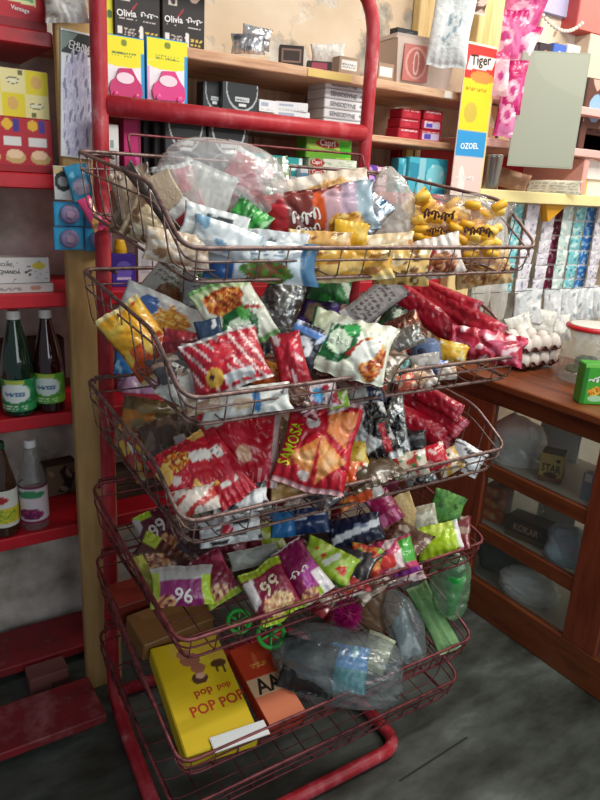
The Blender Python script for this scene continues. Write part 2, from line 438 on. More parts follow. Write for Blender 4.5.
ct('inner_shelf', (1.3, -1.49, .535), (1.66, .33, .553), plain('#b8b2a6', .6))
ct('inner_shelf', (1.3, -1.49, .298), (1.66, .33, .316), plain('#b8b2a6', .6))
ct('inner_shelf', (1.3, -1.49, .085), (1.66, .33, .1), plain('#b8b2a6', .6))
ct('end_panel', (1.3, .33, .0), (1.7, .35, .842), 'counter_wood')
ct('end_panel', (1.3, -1.5, .0), (1.7, -1.48, .842), 'counter_wood')
for (z0, z1) in ((.572, .782), (.338, .522), (.128, .288)):
    for (y0, y1) in ((-.557, -.16), (-1.2, -.675)):
        ct('glass_pane', (1.279, y0, z0), (1.283, y1, z1), 'window_glass', 0)

# ------------------------------------------------------------------ rack
rack = root('display_rack', (.38, -.25, 0), 'red tubular wire-basket snack rack standing in the middle', 'display rack')
RO = np.array([.38, -.25, 0])
def rk(pts): return [np.array(p, float) - RO for p in pts]
RP = 0.76
path = fillet([(-.045, -.555, .018), (0, 0, .018), (.024, 0, 1.965), (RP, 0, 1.965), (RP, 0, .018)], .15, 7)
MB().tube(rk(path), .0185, 12).obj('frame_tube', 'red_tube_paint', rack, True)
MB().tube(rk([(.03, 0, 1.592), (RP - .01, 0, 1.592)]), .0225, 12).obj('crossbar', 'red_tube_paint', rack, True)
MB().tube(rk(fillet([(-.045, -.555, .02), (.605, -.558, .02), (.62, 0, .02), (0, 0, .02)], .06, 5)), .017, 12).obj('base_tube', 'red_tube_paint', rack, True)
BX0, BX1 = -.05, .80
BK = {1: (1.492, 1.345, -.60), 2: (1.242, 1.10, -.605), 3: (.985, .868, -.60), 4: (.712, .605, -.585), 5: (.512, .315, -.59), 6: (.285, .165, -.565)}
BBACK = -.05
def rimz(k, y):
    zb, zf, yf = BK[k]; ym = -.48; t = .36 if k < 4 else .75
    zm = zb - (zb - zf) * t
    if y > ym: return zb + (zm - zb) * (y - BBACK) / (ym - BBACK)
    return zm + (zf - zm) * (y - ym) / (yf - ym)
def floorz(k, y):
    zb, zf, yf = BK[k]
    t = (y - yf) / (BBACK - yf)
    return (zf - .055) + t * ((zb - .13) - (zf - .055))
for k in BK:
    zb, zf, yf = BK[k]; mat = 'rusty_wire' if k < 4 else 'red_wire'
    X0, X1 = BX0, BX1
    bk = MB()
    rim = [(X0, BBACK, zb), (X0, -.48, rimz(k, -.48)), (X0 + .005, yf, zf), (X1, yf, zf), (X1, -.48, rimz(k, -.48)), (X1, BBACK, zb)]
    rimo = bk.tube(rk(fillet(rim, .035, 4, True)), .0042, 6, True).obj('basket', mat, rack, True)
    rimo['label'] = 'wire basket rim'
    g = MB(); ins = .025
    fb = [(X0 + ins, BBACK, floorz(k, BBACK)), (X0 + ins, yf + .015, floorz(k, yf)), (X1 - ins, yf + .015, floorz(k, yf)), (X1 - ins, BBACK, floorz(k, BBACK))]
    g.tube(rk(fillet(fb, .03, 3, True)), .003, 5, True)
    g.tube(rk(fillet([(X0, BBACK, zb - .035), (X0 + .008, -.48, rimz(k, -.48) - .03), (X0 + .012, yf + .004, zf - .022), (X1 - .006, yf + .004, zf - .022), (X1 - .006, -.48, rimz(k, -.48) - .03), (X1, BBACK, zb - .035)], .03, 3, True)), .0022, 5, True)
    ny = 9
    for i in range(ny + 1):
        y = BBACK + (yf - BBACK) * (i + .3) / (ny + .6)
        z0, z1 = rimz(k, y), floorz(k, y)
        g.tube(rk(fillet([(X0, y, z0), (X0 + ins * .6, y, z1 + .015), (X0 + ins + .02, y, z1), (X1 - ins - .02, y, z1), (X1 - ins * .6, y, z1 + .015), (X1, y, z0)], .02, 2)), .0017, 4)
    nx = 14
    for i in range(nx + 1):
        x = X0 + .03 + (X1 - X0 - .06) * i / nx
        g.tube(rk([(x, yf, zf), (x, yf + .012, zf - .05), (x, yf + .03, floorz(k, yf)), (x, BBACK, floorz(k, BBACK)), (x, BBACK, zb)][:4 if k > 1 else 5]), .0017, 4)
    g.obj('wire_mesh', mat, rimo, True)
    for x in (0, RP):
        MB().tube(rk([(x - .03, BBACK, zb - .01), (x - .02, -.02, zb - .005), (x + .02, -.02, zb - .005), (x + .03, BBACK, zb - .01)]), .004, 5).obj('hook', mat, rimo, True)
rl = MB()
z1 = 1.535
rl.tube(rk(fillet([(.07, BBACK, 1.49), (.07, -.03, z1), (RP - .03, -.03, z1), (RP - .03, BBACK, 1.49)], .01, 3)), .0032, 6)
rl.obj('back_rail', 'red_wire', rack, True)

# ================================================================== GENERIC THINGS
def flatS(W, H):
    return lambda u, v: np.stack([(u - .5) * W, v * H, np.zeros_like(u)], 1)
def print_panel(parent, W, H, ops, z=.0006, name='front_print', mat='printed_card', res=None, seed=1, x0=0, y0=0):
    nx = res or int(np.clip(W / .0022, 8, 60)); ny = int(np.clip(nx * H / W, 6, 90))
    U, Vv = np.meshgrid(np.linspace(0, 1, nx + 1), np.linspace(0, 1, ny + 1)); U = U.ravel(); Vv = Vv.ravel()
    v = np.stack([(U - .5) * W + x0, Vv * H + y0, np.full_like(U, z)], 1)
    f = [(j * (nx + 1) + i, j * (nx + 1) + i + 1, (j + 1) * (nx + 1) + i + 1, (j + 1) * (nx + 1) + i) for j in range(ny) for i in range(nx)]
    me = bpy.data.meshes.new(name); me.from_pydata(v.tolist(), [], f)
    return link(name, me, mat, parent, False, paint(ops, U, Vv, seed))
def frame_yaw(yaw, lean=0):
    a = math.radians(yaw); l = math.radians(lean)
    u = np.array([math.cos(a), math.sin(a), 0]); n0 = np.array([math.sin(a), -math.cos(a), 0]); z = np.array([0, 0, 1.])
    v = z * math.cos(l) - n0 * math.sin(l); n = n0 * math.cos(l) + z * math.sin(l)
    return (u, v, n)
def carton3(name, label, cat, P, W, H, D, yaw, side, ops=None, texts=(), squigs=(), group=None, lean=0, mat='printed_card', fr=None, res=None, seed=1, sideops=None, body=None):
    r = root(name, P, label, cat, group, fr or frame_yaw(yaw, lean))
    MB().box((-W / 2, 0, -D), (W / 2, H, 0), min(.003, W * .1, H * .1, D * .1)).obj('body', body or plain(side, .5), r)
    if ops:
        fp = print_panel(r, W * .97, H * .97, ops, .0006, mat=mat, res=res, seed=seed, y0=H * .015)
        S = flatS(W, H)
        for t in texts: lettering(fp, t[0], S, t[1], t[2], t[3], W, H, t[4], *(t[5:7]), off=.0014)
        for q in squigs: squiggle(fp, S, q[0], q[1], q[2], q[3], W, H, q[4], q[5] if len(q) > 5 else 1, off=.0014, n=q[6] if len(q) > 6 else 3)
    return r
LAST = [0.0]
def carton(name, label, cat, box, yf, D, side, ops=None, texts=(), z0=None, yaw=0, **k):
    x0, y0, x1, y1 = box; ym = (y0 + y1) / 2; xm = (x0 + x1) / 2
    A = onY(x0, ym, yf); B = onY(x1, ym, yf); zt = onY(xm, y0, yf)[2]; zb = onY(xm, y1, yf)[2] if z0 is None else z0
    if z0 == 'stack': zb0 = onY(xm, y1, yf)[2]; zb = LAST[0] + .0006; zt = zb + zt - zb0
    LAST[0] = zt
    return carton3(name, label, cat, ((A[0] + B[0]) / 2, yf, zb), B[0] - A[0], zt - zb, D * .62, yaw, side, ops, texts, **k)

def packet_surface(W, H, T, seed, pinch, bend, twist, crumple, flat):
    r = np.random.default_rng(seed); ph = r.uniform(0, 6.28, 4); kf = r.uniform(16, 26)
    def f(u, v, side=1):
        a = 2 * u - 1; b = 2 * v - 1; bb = np.clip(np.abs(b) / .92, 0, 1)
        prof = np.clip(1 - np.abs(a) ** 2.4, 0, 1) ** .62 * np.clip(1 - bb ** 2.2, 0, 1) ** flat
        cre = np.abs(wob(u, v * H / W, 9, seed + 5)); cre2 = np.abs(wob(u, v * H / W, 19, seed + 9))
        z = T / 2 * prof * (1 + .16 * wob(u, v, 7, seed) ) * (1 if side > 0 else -.8)
        z = z - side * T * .11 * crumple * (np.exp(-(cre / .16) ** 2) + .5 * np.exp(-(cre2 / .2) ** 2)) * np.minimum(prof * 2, 1)
        z = z + T * .10 * crumple * np.sin(a * kf + ph[0]) * bb ** 3 * (1 - .5 * np.abs(a))
        z = z + bend * W * (a * a - .33) + bend * .6 * H * (b * b - .33) * math.sin(ph[1]) + twist * W * a * b + side * .0004
        x = W / 2 * a * (1 - pinch * (1 - bb ** 2)) + .012 * W * wob(v, u * .3, 9, seed + 2) * np.sign(a) * np.abs(a)
        y = H / 2 * b + .018 * H * wob(u, u * 0, 8, seed + 3) * bb
        return np.stack([x, y, z], 1)
    return f
_pc = [100]
def packet(label, px, py, w, h, rot, ops, basket=None, e=None, Y=None, name='snack_packet', cat='snack packet', group=None, th=.32, tilt=(0, .15), mat='printed_foil',
           texts=(), squigs=(), seed=None, ax=None, pinch=.07, bend=None, twist=None, crumple=1.0, flat=.55, nosign=False):
    _pc[0] += 1; seed = seed or _pc[0]; r = np.random.default_rng(seed)
    if ax is not None:
        A, B = onY(*ax[0]), onY(*ax[1])
        if A[0] > .72: A = onX(ax[0][0], ax[0][1], .72)
        if B[0] > .775: B = onX(ax[1][0], ax[1][1], .775)
        P = (A + B) / 2
    elif Y is not None: P = onY(px, py, Y)
    else:
        d = ray(px, py); best = None
        for y in np.linspace(-.57, -.08, 99):
            p = CAM + d * ((y - CAM[1]) / d[1]); q = p[2] - floorz(basket, y) - e
            if best is None or abs(q) < best[0]: best = (abs(q), p)
        P = best[1]
    if basket and ax is None:      # keep goods between the basket sides
        if P[0] > .735: P = onX(px, py, .735)
        if P[0] < -.01: P = onX(px, py, -.01)
    s = depth(P) / FPX; W = w * s; H = h * s
    to = (CAM - P) / np.linalg.norm(CAM - P)
    n = to + tilt[0] * CR + tilt[1] * CU; n /= np.linalg.norm(n)
    if ax is not None:
        v = B - A; H = float(np.linalg.norm(v)); v /= H; n = n - v * np.dot(n, v); n /= np.linalg.norm(n)
    else:
        a = math.radians(rot); v = CU * math.cos(a) + CR * math.sin(a); v = v - n * np.dot(v, n); v /= np.linalg.norm(v)
    u = np.cross(v, n)
    T = th * min(W, H)
    bend = r.uniform(-.06, .06) if bend is None else bend; twist = r.uniform(-.05, .05) if twist is None else twist
    S = packet_surface(W, H, T, seed, pinch, bend, twist, crumple, flat)
    NU = int(np.clip(w * .55, 12, 44)); NB = max(8, NU // 2); NV = int(np.clip((h if ax is None else H / s) * .55, 14, 56))
    uf = np.linspace(0, 1, NU + 1); ub = np.linspace(1, 0, NB + 1)[1:-1]
    ring = len(uf) + len(ub); vv = np.linspace(0, 1, NV + 1)
    pos = []; uu = []
    for j, t in enumerate(vv):
        pf = S(uf, np.full_like(uf, t), 1); pb = S(ub, np.full_like(ub, t), -1)
        if j in (0, NV):
            zz = .004 * H * (1 if j else -1); pf[1::2, 1] += zz; pb[1::2, 1] += zz
        pos += [pf, pb]; uu += [np.stack([uf, np.full_like(uf, t)], 1), np.stack([ub, np.full_like(ub, t)], 1)]
    pos = np.concatenate(pos); uv = np.concatenate(uu)
    f = [(j * ring + i, j * ring + (i + 1) % ring, (j + 1) * ring + (i + 1) % ring, (j + 1) * ring + i) for j in range(NV) for i in range(ring)]
    me = bpy.data.meshes.new(name); me.from_pydata(pos.tolist(), [], f)
    cols = paint(ops, uv[:, 0], uv[:, 1], seed) if ops else None
    kids = bool(texts or squigs)
    o = link(name, me, mat, None, True, cols)
    M = Matrix.Identity(4)
    for i, axv in enumerate((u, v, n)):
        for j in range(3): M[j][i] = float(axv[j])
    M.translation = Vector([float(x) for x in P]); o.matrix_world = M
    tag(o, label, cat, group)
    F = lambda a_, b_: S(np.clip(a_, 0, 1), np.clip(b_, 0, 1), 1)
    for t in texts: lettering(o, t[0], F, t[1], t[2], t[3], W, H, t[4], *(t[5:7]), off=.0015)
    for q in squigs: squiggle(o, F, q[0], q[1], q[2], q[3], W, H, q[4], q[5] if len(q) > 5 else seed, off=.0016, n=q[6] if len(q) > 6 else 3)
    return o

# ================================================================== BASKET CONTENTS
G1, G2, G3, G4, G5 = ('packets heaped in the top basket', 'packets heaped in the second basket', 'packets heaped in the third basket', 'packets heaped in the fourth basket', 'goods lying in the fifth basket')
WHT, SIL, RED, MAR, LIME = '#eef0ee', '#c9ced0', '#c4122a', '#7a1230', '#b4d42a'
FRY = ['#8a2c10', '#c4561c', '#e08a34', '#b03a14', '#f0b45a']
GOLD = ['#d9922a', '#f0b840', '#b8701c', '#f5cf6a']
CHIP = ['#d8b070', '#c49050', '#a8743c', '#e6c890']
SC = {1: 1.08, 2: 1.04, 3: 1.06, 4: .98, 5: 1}
def B(k, g):
    def f(label, px, py, w, h, rot, ops, e=.05, **kw): return packet(label, px, py, w * SC[k], h * SC[k], rot, ops, basket=k, e=e, group=g, **kw)
    return f
p1, p2, p3, p4, p5 = B(1, G1), B(2, G2), B(3, G3), B(4, G4), B(5, G5)

# ---- top basket
p1('white triangular wrapper inside the clear bag in the top basket', 202, 200, 52, 62, 20, [('bg', '#dfe2dc'), ('n', 14, .5, '#c4c8c2'), ('p', [(.2, .1), (.8, .1), (.5, .9)], '#f2f4ee')], Y=-.29, th=.2)
p1('pinkish red wrapper inside the clear bag in the top basket', 247, 176, 44, 40, 30, [('bg', '#c43a48'), ('n', 9, .35, '#e8c4c4'), ('seal', .12, WHT)], Y=-.27, th=.25)
p1('faded pink wrapper at the left inside the clear bag', 178, 190, 40, 46, -15, [('bg', '#b8a8a4'), ('n', 10, .3, '#cf8a90'), ('seal', .1, WHT)], Y=-.28, th=.25)
p1('pale green clear pouch beside the big clear bag in the top basket', 268, 198, 48, 70, -10, [('bg', '#c2d8c0'), ('n', 12, .3, '#e4ece0'), ('n', 9, .7, '#7fb88a')], Y=-.22, th=.4, mat='silver_foil')
p1('bright green foil wrapper lying under the clear bag', 247, 222, 38, 34, 35, [('bg', '#1f7a2c'), ('n', 9, .2, '#3aa53f'), ('n', 12, .8, '#9fd89a')], Y=-.40, th=.4)
p1('brown and red wafer packet with white script in the top basket', 320, 213, 106, 46, -8, [('bg', '#8c3a2c'), ('r', 0, 0, .2, 1, '#b8202c'), ('r', .2, 0, .52, 1, '#7a2c24'), ('e', .62, .45, .14, .5, '#c8a0a8'), ('r', .72, 0, .86, 1, '#b9a0b4'), ('r', .86, 0, 1, 1, '#9fb4c0'), ('food', .72, .2, .16, .22, GOLD), ('e', .5, .55, .06, .4, '#d8561c')], Y=-.44, th=.45, squigs=[(.36, .45, .26, .34, '#f2ede6', 3, 5), (.36, .2, .22, .2, '#f2ede6', 4, 5)])
p1('beige translucent pouch above the brown wafer packet', 322, 196, 92, 40, -8, [('bg', '#dcc8b4'), ('n', 8, .3, '#e8dccf'), ('food', .6, .45, .3, .35, CHIP)], Y=-.38, th=.5, mat='matte_print')
p1('silver blue tipped foil packet next to the clear bag', 365, 212, 42, 40, 40, [('bg', '#aeb8c4'), ('n', 9, .1, '#e2e6ea'), ('n', 12, .6, '#5a7a9a')], Y=-.36, th=.35, mat='silver_foil')
p1('small yellow wrapper corner behind the top basket front rim', 350, 234, 34, 24, 10, [('bg', '#e8b428'), ('n', 12, .3, '#f2d060')], Y=-.50, th=.3)
p1('white wrapper with a dark window left behind the top front rim', 214, 228, 62, 34, 14, [('bg', '#e2e6e4'), ('r', .35, .25, .75, .8, '#3a4448'), ('n', 11, .8, '#b8c4c8')], Y=-.50, th=.3)
p1('red striped white wrapper at the top basket left corner', 190, 220, 40, 22, 48, [('bg', '#e6e2dc'), ('r', .3, 0, .6, 1, '#b8182a')], Y=-.46, th=.3)
p1('pale blue snack packet pressed against the top basket front', 262, 262, 108, 38, 4, [('bg', '#d4e4ec'), ('n', 9, .3, '#eaf2f4'), ('r', 0, 0, .25, .4, '#2c5c9c'), ('food', .55, .25, .22, .25, ['#5a9c3a', '#8a5a30', '#3a7a2c']), ('r', .85, 0, 1, 1, '#4a7aa0'), ('txt', .3, .6, .7, .85, 2, '#6a8aa8')], Y=-.555, th=.5)
p1('white and sky blue packet leaning above the front rim', 226, 240, 66, 30, 16, [('bg', '#d8e2e6'), ('n', 9, .2, '#eef2f2'), ('n', 8, .75, '#8ab4d0')], Y=-.53, th=.4)
p1('golden yellow snack packet low in the top basket front', 350, 264, 82, 32, -3, [('bg', '#e0a83c'), ('n', 10, .1, '#edc878'), ('n', 14, .7, '#a86a20'), ('seal', .08, '#f2e2b0')], Y=-.55, th=.5)
p1('yellow packet with brown scribbles low in the top basket', 402, 267, 52, 34, 4, [('bg', '#e6c070'), ('n', 16, .35, '#7a5020'), ('n', 9, .6, '#f2e0b0')], Y=-.54, th=.5)
p1('white and red crunchy snack packet low in the top basket', 436, 258, 50, 38, -12, [('bg', '#e4dad2'), ('e', .35, .5, .2, .3, '#c4283a'), ('food', .6, .3, .3, .25, ['#a85a30', '#8a3c20', '#d8a070'])], Y=-.53, th=.5)
p1('clear packet of brown crackers at the top basket right end', 482, 268, 52, 34, -6, [('bg', '#d8b880'), ('food', .5, .5, .46, .45, ['#8a4c24', '#c48a44', '#e6c080', '#a8642c'])], Y=-.50, th=.5)
p1('dusty beige noodle packet at the top basket left side', 136, 196, 40, 50, -20, [('bg', '#a89078'), ('n', 13, .2, '#c8b8a0'), ('n', 9, .7, '#5c4a40')], Y=-.22, th=.4)
p1('cream wrapper with brown specks inside the left side wires', 150, 220, 42, 44, 25, [('bg', '#cdb894'), ('n', 15, .4, '#7a5a3c'), ('n', 9, .7, '#e2d6bc')], Y=-.32, th=.4)
p1('brown wrapper at the bottom of the top left side wires', 128, 214, 30, 40, 10, [('bg', '#8c7058'), ('n', 11, .2, '#b89a78'), ('n', 9, .8, '#c43a30')], Y=-.20, th=.4)
p1('pale snack packet lying in the top basket left front corner', 178, 248, 62, 30, 8, [('bg', '#d8c0a4'), ('n', 11, .3, '#ece0d0'), ('n', 9, .7, '#a87a5a')], Y=-.52, th=.5)
p1('beige paper sleeve leaning inside the top left wires', 168, 196, 26, 44, -30, [('bg', '#ac9880'), ('n', 5, .8, '#b8a68e')], Y=-.34, th=.12, mat='matte_print', crumple=.3, name='paper_sleeve', cat='wrapper')
p1('dark brown flat packet edge along the top left side', 154, 202, 12, 80, -38, [('bg', '#33261e'), ('n', 9, .6, '#54443a')], Y=-.40, th=.5, crumple=.5)
p1('orange beige puff packet low behind the top front rim', 320, 244, 60, 24, 4, [('bg', '#d8a860'), ('n', 10, .3, '#ecd0a0'), ('n', 12, .9, '#8a5a2c')], Y=-.48, th=.5)
p1('cream cracker packet low behind the top front rim', 384, 247, 56, 24, -4, [('bg', '#dcc49c'), ('n', 12, .3, '#f0e4c8'), ('n', 12, .9, '#b87a3c')], Y=-.47, th=.5)
p1('grey white packet low behind the blue one in the top basket', 276, 245, 60, 26, 6, [('bg', '#c4ccd0'), ('n', 10, .3, '#e4e8ea'), ('n', 12, .9, '#6a7a84')], Y=-.49, th=.5)
p1('brown speckled packet low behind the white and red one', 446, 246, 50, 24, 0, [('bg', '#a8703c'), ('n', 14, .3, '#d8a868'), ('n', 12, .9, '#5a3018')], Y=-.44, th=.5)

# clear bag of yellow pellets
def pellet_bag(label, px, py, Y, w, h, rot):
    Y = max(-.56, min(Y, onX(px, py, .68)[1]))
    o = packet(label, px, py, w, h, rot, None, Y=Y, mat='clear_film', th=.55, name='pellet_bag', cat='snack bag', group=G1, crumple=.6, flat=.3)
    s = depth(onY(px, py, Y)) / FPX; W = w * s; H = h * s; r = np.random.default_rng(5)
    for i in range(64):
        c = np.array([r.uniform(-.40, .40) * W, r.uniform(-.40, .40) * H, r.uniform(.06, .24) * min(W, H)]); a = r.uniform(-.5, .9); L = .034; d = np.array([math.cos(a), math.sin(a), r.uniform(-.2, .2)])
        MB().tube([c - d * L * .5, c - d * L * .4, c + d * L * .4, c + d * L * .5], [.005, .0098, .0098, .005], 8).obj('pellet', plain(['#f0b428', '#e8a81c', '#f5c850'][i % 3], .4), o, True)
    S = lambda u, v: np.stack([(u - .5) * W, (v - .5) * H, np.full_like(u, .36 * min(W, H))], 1)
    for (u, v, ww, hh, sd) in ((.3, .62, .3, .2, 4), (.7, .45, .26, .18, 8), (.34, .38, .24, .16, 6)): squiggle(o, S, u, v, ww, hh, W, H, '#4a2410', sd, 'printed_script', 0, 7)
pellet_bag('clear bag of yellow tube pellets with brown print in the top basket', 458, 229, -.42, 100, 62, 10)
p1('loose yellow puff packet beside the knotted clear bag', 424, 214, 30, 40, -35, [('bg', '#eab83c'), ('n', 12, .3, '#f5d880'), ('n', 16, .6, '#7a4a18')], Y=-.36, th=.4)

# ---- second basket
p2('grey white packet with a brown biscuit picture at the back left', 170, 286, 48, 54, 38, [('bg', '#b9b9b0'), ('e', .6, .3, .3, .25, '#7a4a28'), ('txt', .1, .5, .6, .85, 4, '#6a6a64'), ('seal', .06, '#d8d8d0')], Y=-.16, th=.25, tilt=(.1, .1))
p2('white and blue chips packet with golden chips picture at the left', 163, 316, 88, 38, 24, [('bg', '#d8dcdc'), ('food', .62, .4, .22, .38, GOLD), ('e', .3, .6, .12, .25, '#3c64a8'), ('n', 8, .75, '#eef0f0')], Y=-.24, th=.4)
p2('tall grey foil packet standing behind the green label packet', 197, 302, 32, 60, 6, [('bg', '#a8acac'), ('r', .3, .1, .7, .9, '#c8cccc'), ('txt', .3, .2, .7, .8, 7, '#5a6468')], Y=-.22, th=.3, mat='silver_foil')
LBL = [('p', [(.12, .28), (.3, .5), (.5, .52), (.72, .44), (.8, .3), (.7, .12), (.4, .08), (.2, .12)], '#14602c'), ('e', .45, .28, .2, .12, '#d8ecd0'), ('e', .62, .42, .1, .1, '#4aa83c'), ('p', [(.66, .5), (.95, .42), (.92, .38), (.64, .46)], '#b02418')]
p2('white snack packet with fried strips above a green label', 234, 314, 62, 74, -28, [('bg', '#e6ead8'), ('r', 0, .75, 1, 1, '#c4d8a8'), ('food', .45, .68, .34, .2, FRY)] + LBL + [('seal', .05, '#7ab06a')], e=.13, th=.36, tilt=(0, .35), squigs=[(.45, .28, .34, .12, '#f2f6ea', 7, 3)])
p2('white snack packet with green label and fried strips near the middle', 348, 347, 86, 62, 16, [('bg', '#e8ebd6'), ('r', 0, 0, .22, 1, '#dfe8c4'), ('p', [(.2, .2), (.25, .75), (.5, .85), (.62, .7), (.58, .3), (.4, .15)], '#14602c'), ('e', .4, .5, .14, .2, '#d8ecd0'), ('e', .5, .76, .1, .14, '#1f9a4a'), ('p', [(.5, .3), (.66, .62), (.7, .6), (.54, .28)], '#b02418'), ('food', .8, .38, .17, .34, FRY), ('r', 0, 0, .04, 1, '#2c8a3c'), ('n', 8, .95, '#f6f8ee')], e=.125, th=.4, tilt=(0, .4), squigs=[(.4, .5, .22, .2, '#f2f6ea', 9, 3)])
p2('orange and yellow chips packet behind the left side wires', 140, 340, 50, 76, -38, [('bg', '#f0b020'), ('r', 0, 0, 1, .45, '#d8541c'), ('n', 10, .5, '#f5cc50'), ('n', 9, .9, '#c43a18'), ('seal', .05, '#f5e0a0')], Y=-.34, th=.4)
p2('red snack packet with white stripes and a cartoon face', 226, 362, 78, 56, -20, [('bg', '#b8142c'), ('s', .3, 7, .25, '#e4c8c4'), ('p', [(0, 0), (.5, .9), (.62, .6), (.2, 0)], '#c81a30'), ('e', .28, .28, .12, .16, '#e6b44c'), ('e', .25, .3, .03, .05, '#3a1c10'), ('r', .4, .1, .8, .26, '#cdd0d2'), ('seal', .05, '#e4dcd8')], e=.10, th=.45, tilt=(0, .2))
p2('small orange snack packet under the striped red packet', 270, 375, 34, 26, 20, [('bg', '#d8681c'), ('n', 9, .3, '#eda030'), ('n', 12, .8, '#b02c18')], e=.05, th=.5)
p2('small glossy red packet in the middle of the second basket', 290, 358, 30, 50, -14, [('bg', '#b01428'), ('n', 8, .4, '#d83048'), ('n', 12, .85, '#f0d8d8')], e=.10, th=.5)
p2('black and white biscuit packet with blue flash', 304, 344, 36, 40, 25, [('bg', '#2a2c3a'), ('e', .5, .4, .3, .26, '#e2e4e8'), ('r', .3, .3, .6, .45, '#24262e'), ('r', 0, .7, 1, .9, '#5a8ad0'), ('n', 10, .8, '#c8d4e8')], e=.10, th=.4)
p2('crumpled silver foil packet with vertical folds', 283, 298, 40, 58, 28, [('bg', '#b4b8b8'), ('s', 0, 5, .4, '#dfe2e2'), ('n', 10, .6, '#6a6460')], e=.12, th=.4, mat='silver_foil', crumple=1.8)
p2('dark purple chocolate packet in the middle of the heap', 320, 310, 38, 44, 20, [('bg', '#2c1a4a'), ('n', 9, .4, '#4a2c80'), ('e', .4, .4, .25, .22, '#8a7460'), ('seal', .06, '#8a84a8')], e=.10, th=.35)
p2('dark green foil packet under the top basket', 330, 287, 42, 28, 10, [('bg', '#1f5a2c'), ('n', 9, .2, '#2f8a3c'), ('n', 11, .7, '#cfe0cf')], e=.16, th=.4)
p2('grey silver long packet leaning to the right', 374, 303, 30, 64, 52, [('bg', '#8e8a8a'), ('r', .15, .05, .85, .95, '#a8a4a4'), ('txt', .2, .15, .8, .85, 8, '#5a5456'), ('r', 0, 0, 1, .1, '#d0cece')], e=.12, th=.2, mat='matte_print')
p2('dark leafy green packet beside the red tube packs', 392, 328, 32, 44, 30, [('bg', '#16301c'), ('n', 9, .3, '#24582c'), ('n', 12, .8, '#b8c8b0')], e=.07, th=.4)
p2('green and white wrapper above the fried strips packet', 222, 286, 44, 30, -10, [('bg', '#2f7a34'), ('n', 9, .3, '#cfe0c8'), ('n', 12, .7, '#8a5cae')], e=.15, th=.3)
p2('white and navy folded wrapper next to the red striped packet', 212, 340, 26, 40, -15, [('bg', '#d8dde2'), ('r', 0, .55, 1, 1, '#27405e'), ('n', 10, .7, '#f0f2f4')], e=.09, th=.25)
p2('dark red packet half hidden behind the striped red packet', 186, 348, 48, 32, 10, [('bg', '#7a1622'), ('n', 9, .3, '#a82434'), ('n', 12, .9, '#d8b8b4')], e=.06, th=.45)
TUBE = [('bg', '#b80f2c'), ('n', 12, .9, '#c8203c'), ('seal', .05, '#d86a7c'), ('n', 40, 1.35, '#e89aa6')]
p2('thick red tube pack, nearest of three in the second basket', 0, 0, 25, 0, 0, TUBE, ax=((384, 283, -.28), (464, 340, -.47)), th=.8, name='tube_pack', pinch=.02, flat=.3, bend=0, twist=0)
p2('long red tube pack between two others in the second basket', 0, 0, 23, 0, 0, TUBE, ax=((414, 289, -.27), (500, 336, -.47)), th=.8, name='tube_pack', pinch=.02, flat=.3, bend=0, twist=0)
p2('red tube pack at the back of the three in the second basket', 0, 0, 20, 0, 0, TUBE, ax=((408, 282, -.18), (478, 312, -.34)), th=.8, name='tube_pack', pinch=.02, flat=.3, bend=0, twist=0)
p2('crinkled pink red wrapper tail at the second basket right corner', 486, 346, 74, 30, 12, [('bg', '#b81838'), ('n', 14, .2, '#d85a78'), ('n', 20, .55, '#f0ccd2')], Y=-.53, th=.6, crumple=2)
p2('brown copper foil packet beneath the red tube packs', 404, 330, 38, 28, -25, [('bg', '#7a4a3c'), ('n', 9, .2, '#a8705c'), ('n', 12, .7, '#d8b8a8')], e=.09, th=.4, mat='silver_foil')
p2('yellow snack wrapper below the nearest red tube pack', 452, 352, 30, 20, 15, [('bg', '#d8a428'), ('n', 12, .2, '#f0d060'), ('n', 10, .8, '#f5eed0')], e=.05, th=.5)
p2('grey foil strip behind the blue round pouch', 402, 340, 44, 20, -20, [('bg', '#9a968e'), ('n', 9, .3, '#c4c0b8')], e=.08, th=.4, mat='silver_foil')
p2('thin grey wrapper under the blue round pouch', 425, 362, 30, 16, -8, [('bg', '#a8a4a0'), ('n', 9, .4, '#d0ccc8')], e=.05, th=.4)
CANDY = [[('bg', '#c43c34'), ('n', 12, .3, '#e8d8c8')], [('bg', '#2c8a8a'), ('n', 12, .3, '#bfe0dc')], [('bg', '#e6e0d4'), ('n', 12, .4, '#c89a80')], [('bg', '#c8a07c'), ('n', 12, .4, '#e8d0b8')], [('bg', '#4a6ab0'), ('n', 12, .4, '#d8e0f0')], [('bg', '#d86a50'), ('n', 12, .3, '#f2d8c0')]]
for i, (x, y, r_, q, nm) in enumerate([(397, 352, 20, 0, 'tiny red and cream candy beside the blue round pouch'), (402, 366, -30, 1, 'tiny teal candy in front of the blue round pouch'), (388, 374, 10, 2, 'tiny cream candy at the second basket front wires'), (418, 376, 40, 3, 'tiny tan candy under the blue round pouch'), (446, 372, -5, 2, 'tiny white candy at the second basket front right'), (376, 384, 25, 0, 'tiny red candy below the fried strips packet'), (405, 382, -20, 5, 'tiny coral candy low in the second basket'), (436, 366, 15, 4, 'tiny blue candy right of the blue round pouch'), (384, 360, -40, 5, 'tiny coral candy touching the green label packet'), (428, 378, 60, 2, 'tiny pale candy below the blue round pouch')]):
    p2(nm, x, y, 21, 15, r_, CANDY[q], e=.03, th=.6, name='wrapped_candy', cat='candy', crumple=1.5)
p2('white foil packet with blue print along the second basket front', 246, 401, 88, 28, -8, [('bg', '#dfe2dc'), ('n', 8, .4, '#f2f2ee'), ('e', .62, .45, .05, .4, '#2c7ab8'), ('e', .45, .4, .12, .2, '#d8c0a0')], Y=-.57, th=.5)
